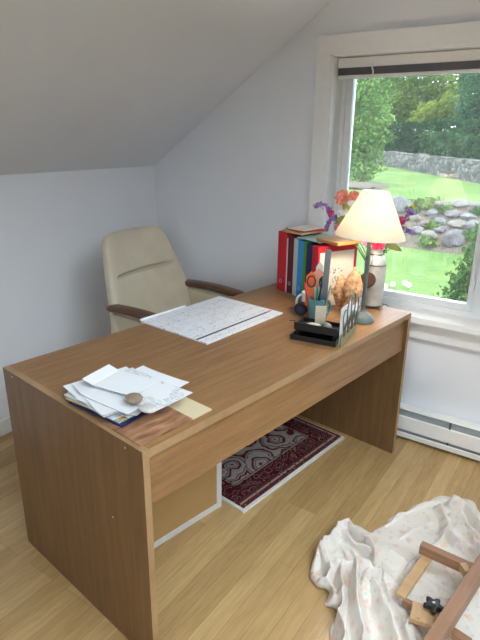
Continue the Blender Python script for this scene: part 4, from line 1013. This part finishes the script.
hedge('ivy_hedge', 'lighter ivy hedge spilling over the right end of the wall', 'leaf_ivy', TOT*.52, TOT+8, .45, -.02, 1.55, 14000, .16, 22, .3)
p = along(7.0, .15, TZ+.75); bm = bm_new(); leaves(bm, 900, ell((0, 0, 0), (2.4, .5, .28), .4), .14, 31); single('trailing_plant', bm, 'leaf_rockery', 'brownish low plant trailing over the left part of the stone wall', 'plant', None, False, p)
# trees
def tree(name, lb, base, h, crown, mat, n, size, seed, group='trees behind the hedge', trunk=True):
    o = thing(name, lb, 'tree', base, 0, group)
    bm = bm_new()
    for (c, s, k) in crown: leaves(bm, int(n*k), ell(c, s, .33, .5, seed+c[0]), size, seed+int(k*100))
    mesh_obj('crown', bm, mat, o)
    bm = bm_new(); tube(bm, [(0, 0, -.1), (.05, 0, h*.4), (0, .05, h*.85)], [.16, .12, .04], 8)
    rnd = random.Random(seed)
    for k in range(6):
        a = rnd.uniform(0, 2*PI); z = h*rnd.uniform(.3, .75); tube(bm, [(0, 0, z), (math.cos(a)*h*.12, math.sin(a)*h*.12, z+h*.12)], [.06, .02], 6)
    mesh_obj('trunk', bm, 'bark', o)
    return o
def gp(x, y, Y, z): p = ony(x, y, Y); return Vector((p.x, p.y, z))
def behind(x, off, z):                   # a spot behind the wall seen in pixel column x
    n = Vector((-math.sin(wang), math.cos(wang), 0)); d = ray(x, 150); q = CAM + d*(n.dot(along(0, off, 0)-CAM)/n.dot(d)); return Vector((q.x, q.y, z))
tree('conifer', 'bright feathery conifer close behind the window left frame', gp(362, 175, 17, TZ), 5.2, [((0, 0, .8), (.75, .8, .9), .2), ((.12, 0, 2.1), (.85, .9, 1.5), .4), ((0, 0, 3.7), (.95, .9, 1.9), .4)], 'leaf_conifer', 9000, .13, 41)
tree('leafy_tree', 'olive green leafy tree behind the hedge in the window middle', behind(418, 4.6, TZ+.1), 6, [((0, 0, 4.3), (2.3, 1.4, 2.2), .5), ((-1.2, .1, 3.2), (1.5, 1.2, 1.5), .25), ((1.3, 0, 3.4), (1.5, 1.2, 1.5), .25)], 'leaf_tree', 9000, .22, 42)
tree('leafy_tree', 'yellow-green bushy tree rising just over the ivy hedge', behind(438, 3.0, TZ+.1), 3, [((-.5, 0, 2.5), (1.2, .8, .8), .55), ((.6, 0, 3.0), (.9, .8, .8), .45)], 'leaf_yellow', 4200, .17, 43)
tree('leafy_tree', 'bluish green tree at the right side of the garden view', behind(480, 3.2, TZ+.1), 6, [((0, 0, 3.8), (1.5, 1.3, 2.5), .6), ((-.2, 0, 2.2), (1.3, 1.0, 1.3), .4)], 'leaf_blue', 6500, .19, 44)
tree('leafy_tree', 'dark tree between the conifer and the olive green tree', behind(395, 8.0, TZ+.1), 7, [((0, 0, 3.4), (2.6, 1.4, 2.6), .5), ((.3, 0, 5.8), (2.8, 1.4, 2.4), .5)], 'leaf_hedge', 6500, .28, 45)
tree('leafy_tree', 'tall green tree standing at the back of the garden', behind(455, 12.0, TZ+.2), 9, [((0, 0, 6.2), (4.2, 1.8, 3.4), .6), ((2.8, 0, 4.6), (3.4, 1.8, 3.0), .4)], 'leaf_tree', 8000, .32, 46)
tree('leafy_tree', 'green tree at the back seen past the conifer', behind(372, 12.5, TZ+.2), 9, [((0, 0, 6.0), (4.0, 1.8, 3.6), .6), ((-2.8, 0, 5.0), (3.4, 1.8, 3.4), .4)], 'leaf_tree', 7000, .32, 47)
# earth bed at the foot of the conifer
p = gp(356, 184, 15.2, TZ+.02); bm = bm_new(); blob(bm, (0, 0, 0), (1.1, 1.0, .12), .3, 9); structure(mesh_obj('ground_bed', bm, 'soil', None, True, p), 'bare earth at the foot of the conifer')
# shrub below the window
p = onz(447, 312, GZ); 
o = thing('shrub', 'upright green shrub growing close below the window', 'shrub', (p.x, p.y, GZ))
tp_ = ony(476, 232, p.y); hs = tp_.z-GZ
bm = bm_new()
for q in range(7):
    f_ = q/6; cx_ = (tp_.x-p.x)*f_*.95 + .12*(1-f_) + .30; leaves(bm, 800, ell((cx_, 0, .15+hs*.92*f_), (.60-.30*f_, .5-.2*f_, hs*.16), .4), .085, 60+q)
mesh_obj('foliage', bm, 'leaf_shrub', o)
bm = bm_new()
for k in range(5):
    a = k*1.25; tube(bm, [(.1+.1*math.cos(a), .1*math.sin(a), -.05), (.3+.1*math.cos(a), .1*math.sin(a), hs*.5), (tp_.x-p.x+.3, 0, hs*.95)], [.025, .018, .006], 6)
mesh_obj('stems', bm, 'bark', o)

# ------------------------------------------------------------------ light
w = bpy.data.worlds.new('sky'); scene.world = w; w.use_nodes = True; t = w.node_tree
bg = t.nodes['Background']; tc = t.nodes.new('ShaderNodeTexCoord'); sp = t.nodes.new('ShaderNodeSeparateXYZ'); t.links.new(tc.outputs['Generated'], sp.inputs[0])
c = ramp(t, sp.outputs[2], [(.0, (.44, .50, .56)), (.3, (.53, .60, .68)), (1.0, (.84, .93, 1.0))])
t.links.new(c, bg.inputs[0]); bg.inputs[1].default_value = 2.0
vs_ = scene.view_settings
scene.display_settings.display_device = 'sRGB'
vs_.view_transform = 'Standard'; vs_.look = 'None'; vs_.exposure = 2.47; vs_.gamma = 1.0; vs_.use_curve_mapping = False
cy = scene.cycles
cy.use_denoising = True; cy.max_bounces = 10; cy.diffuse_bounces = 6; cy.glossy_bounces = 4; cy.transparent_max_bounces = 12; cy.transmission_bounces = 6
cy.sample_clamp_indirect = 6.0; cy.caustics_reflective = False; cy.caustics_refractive = False
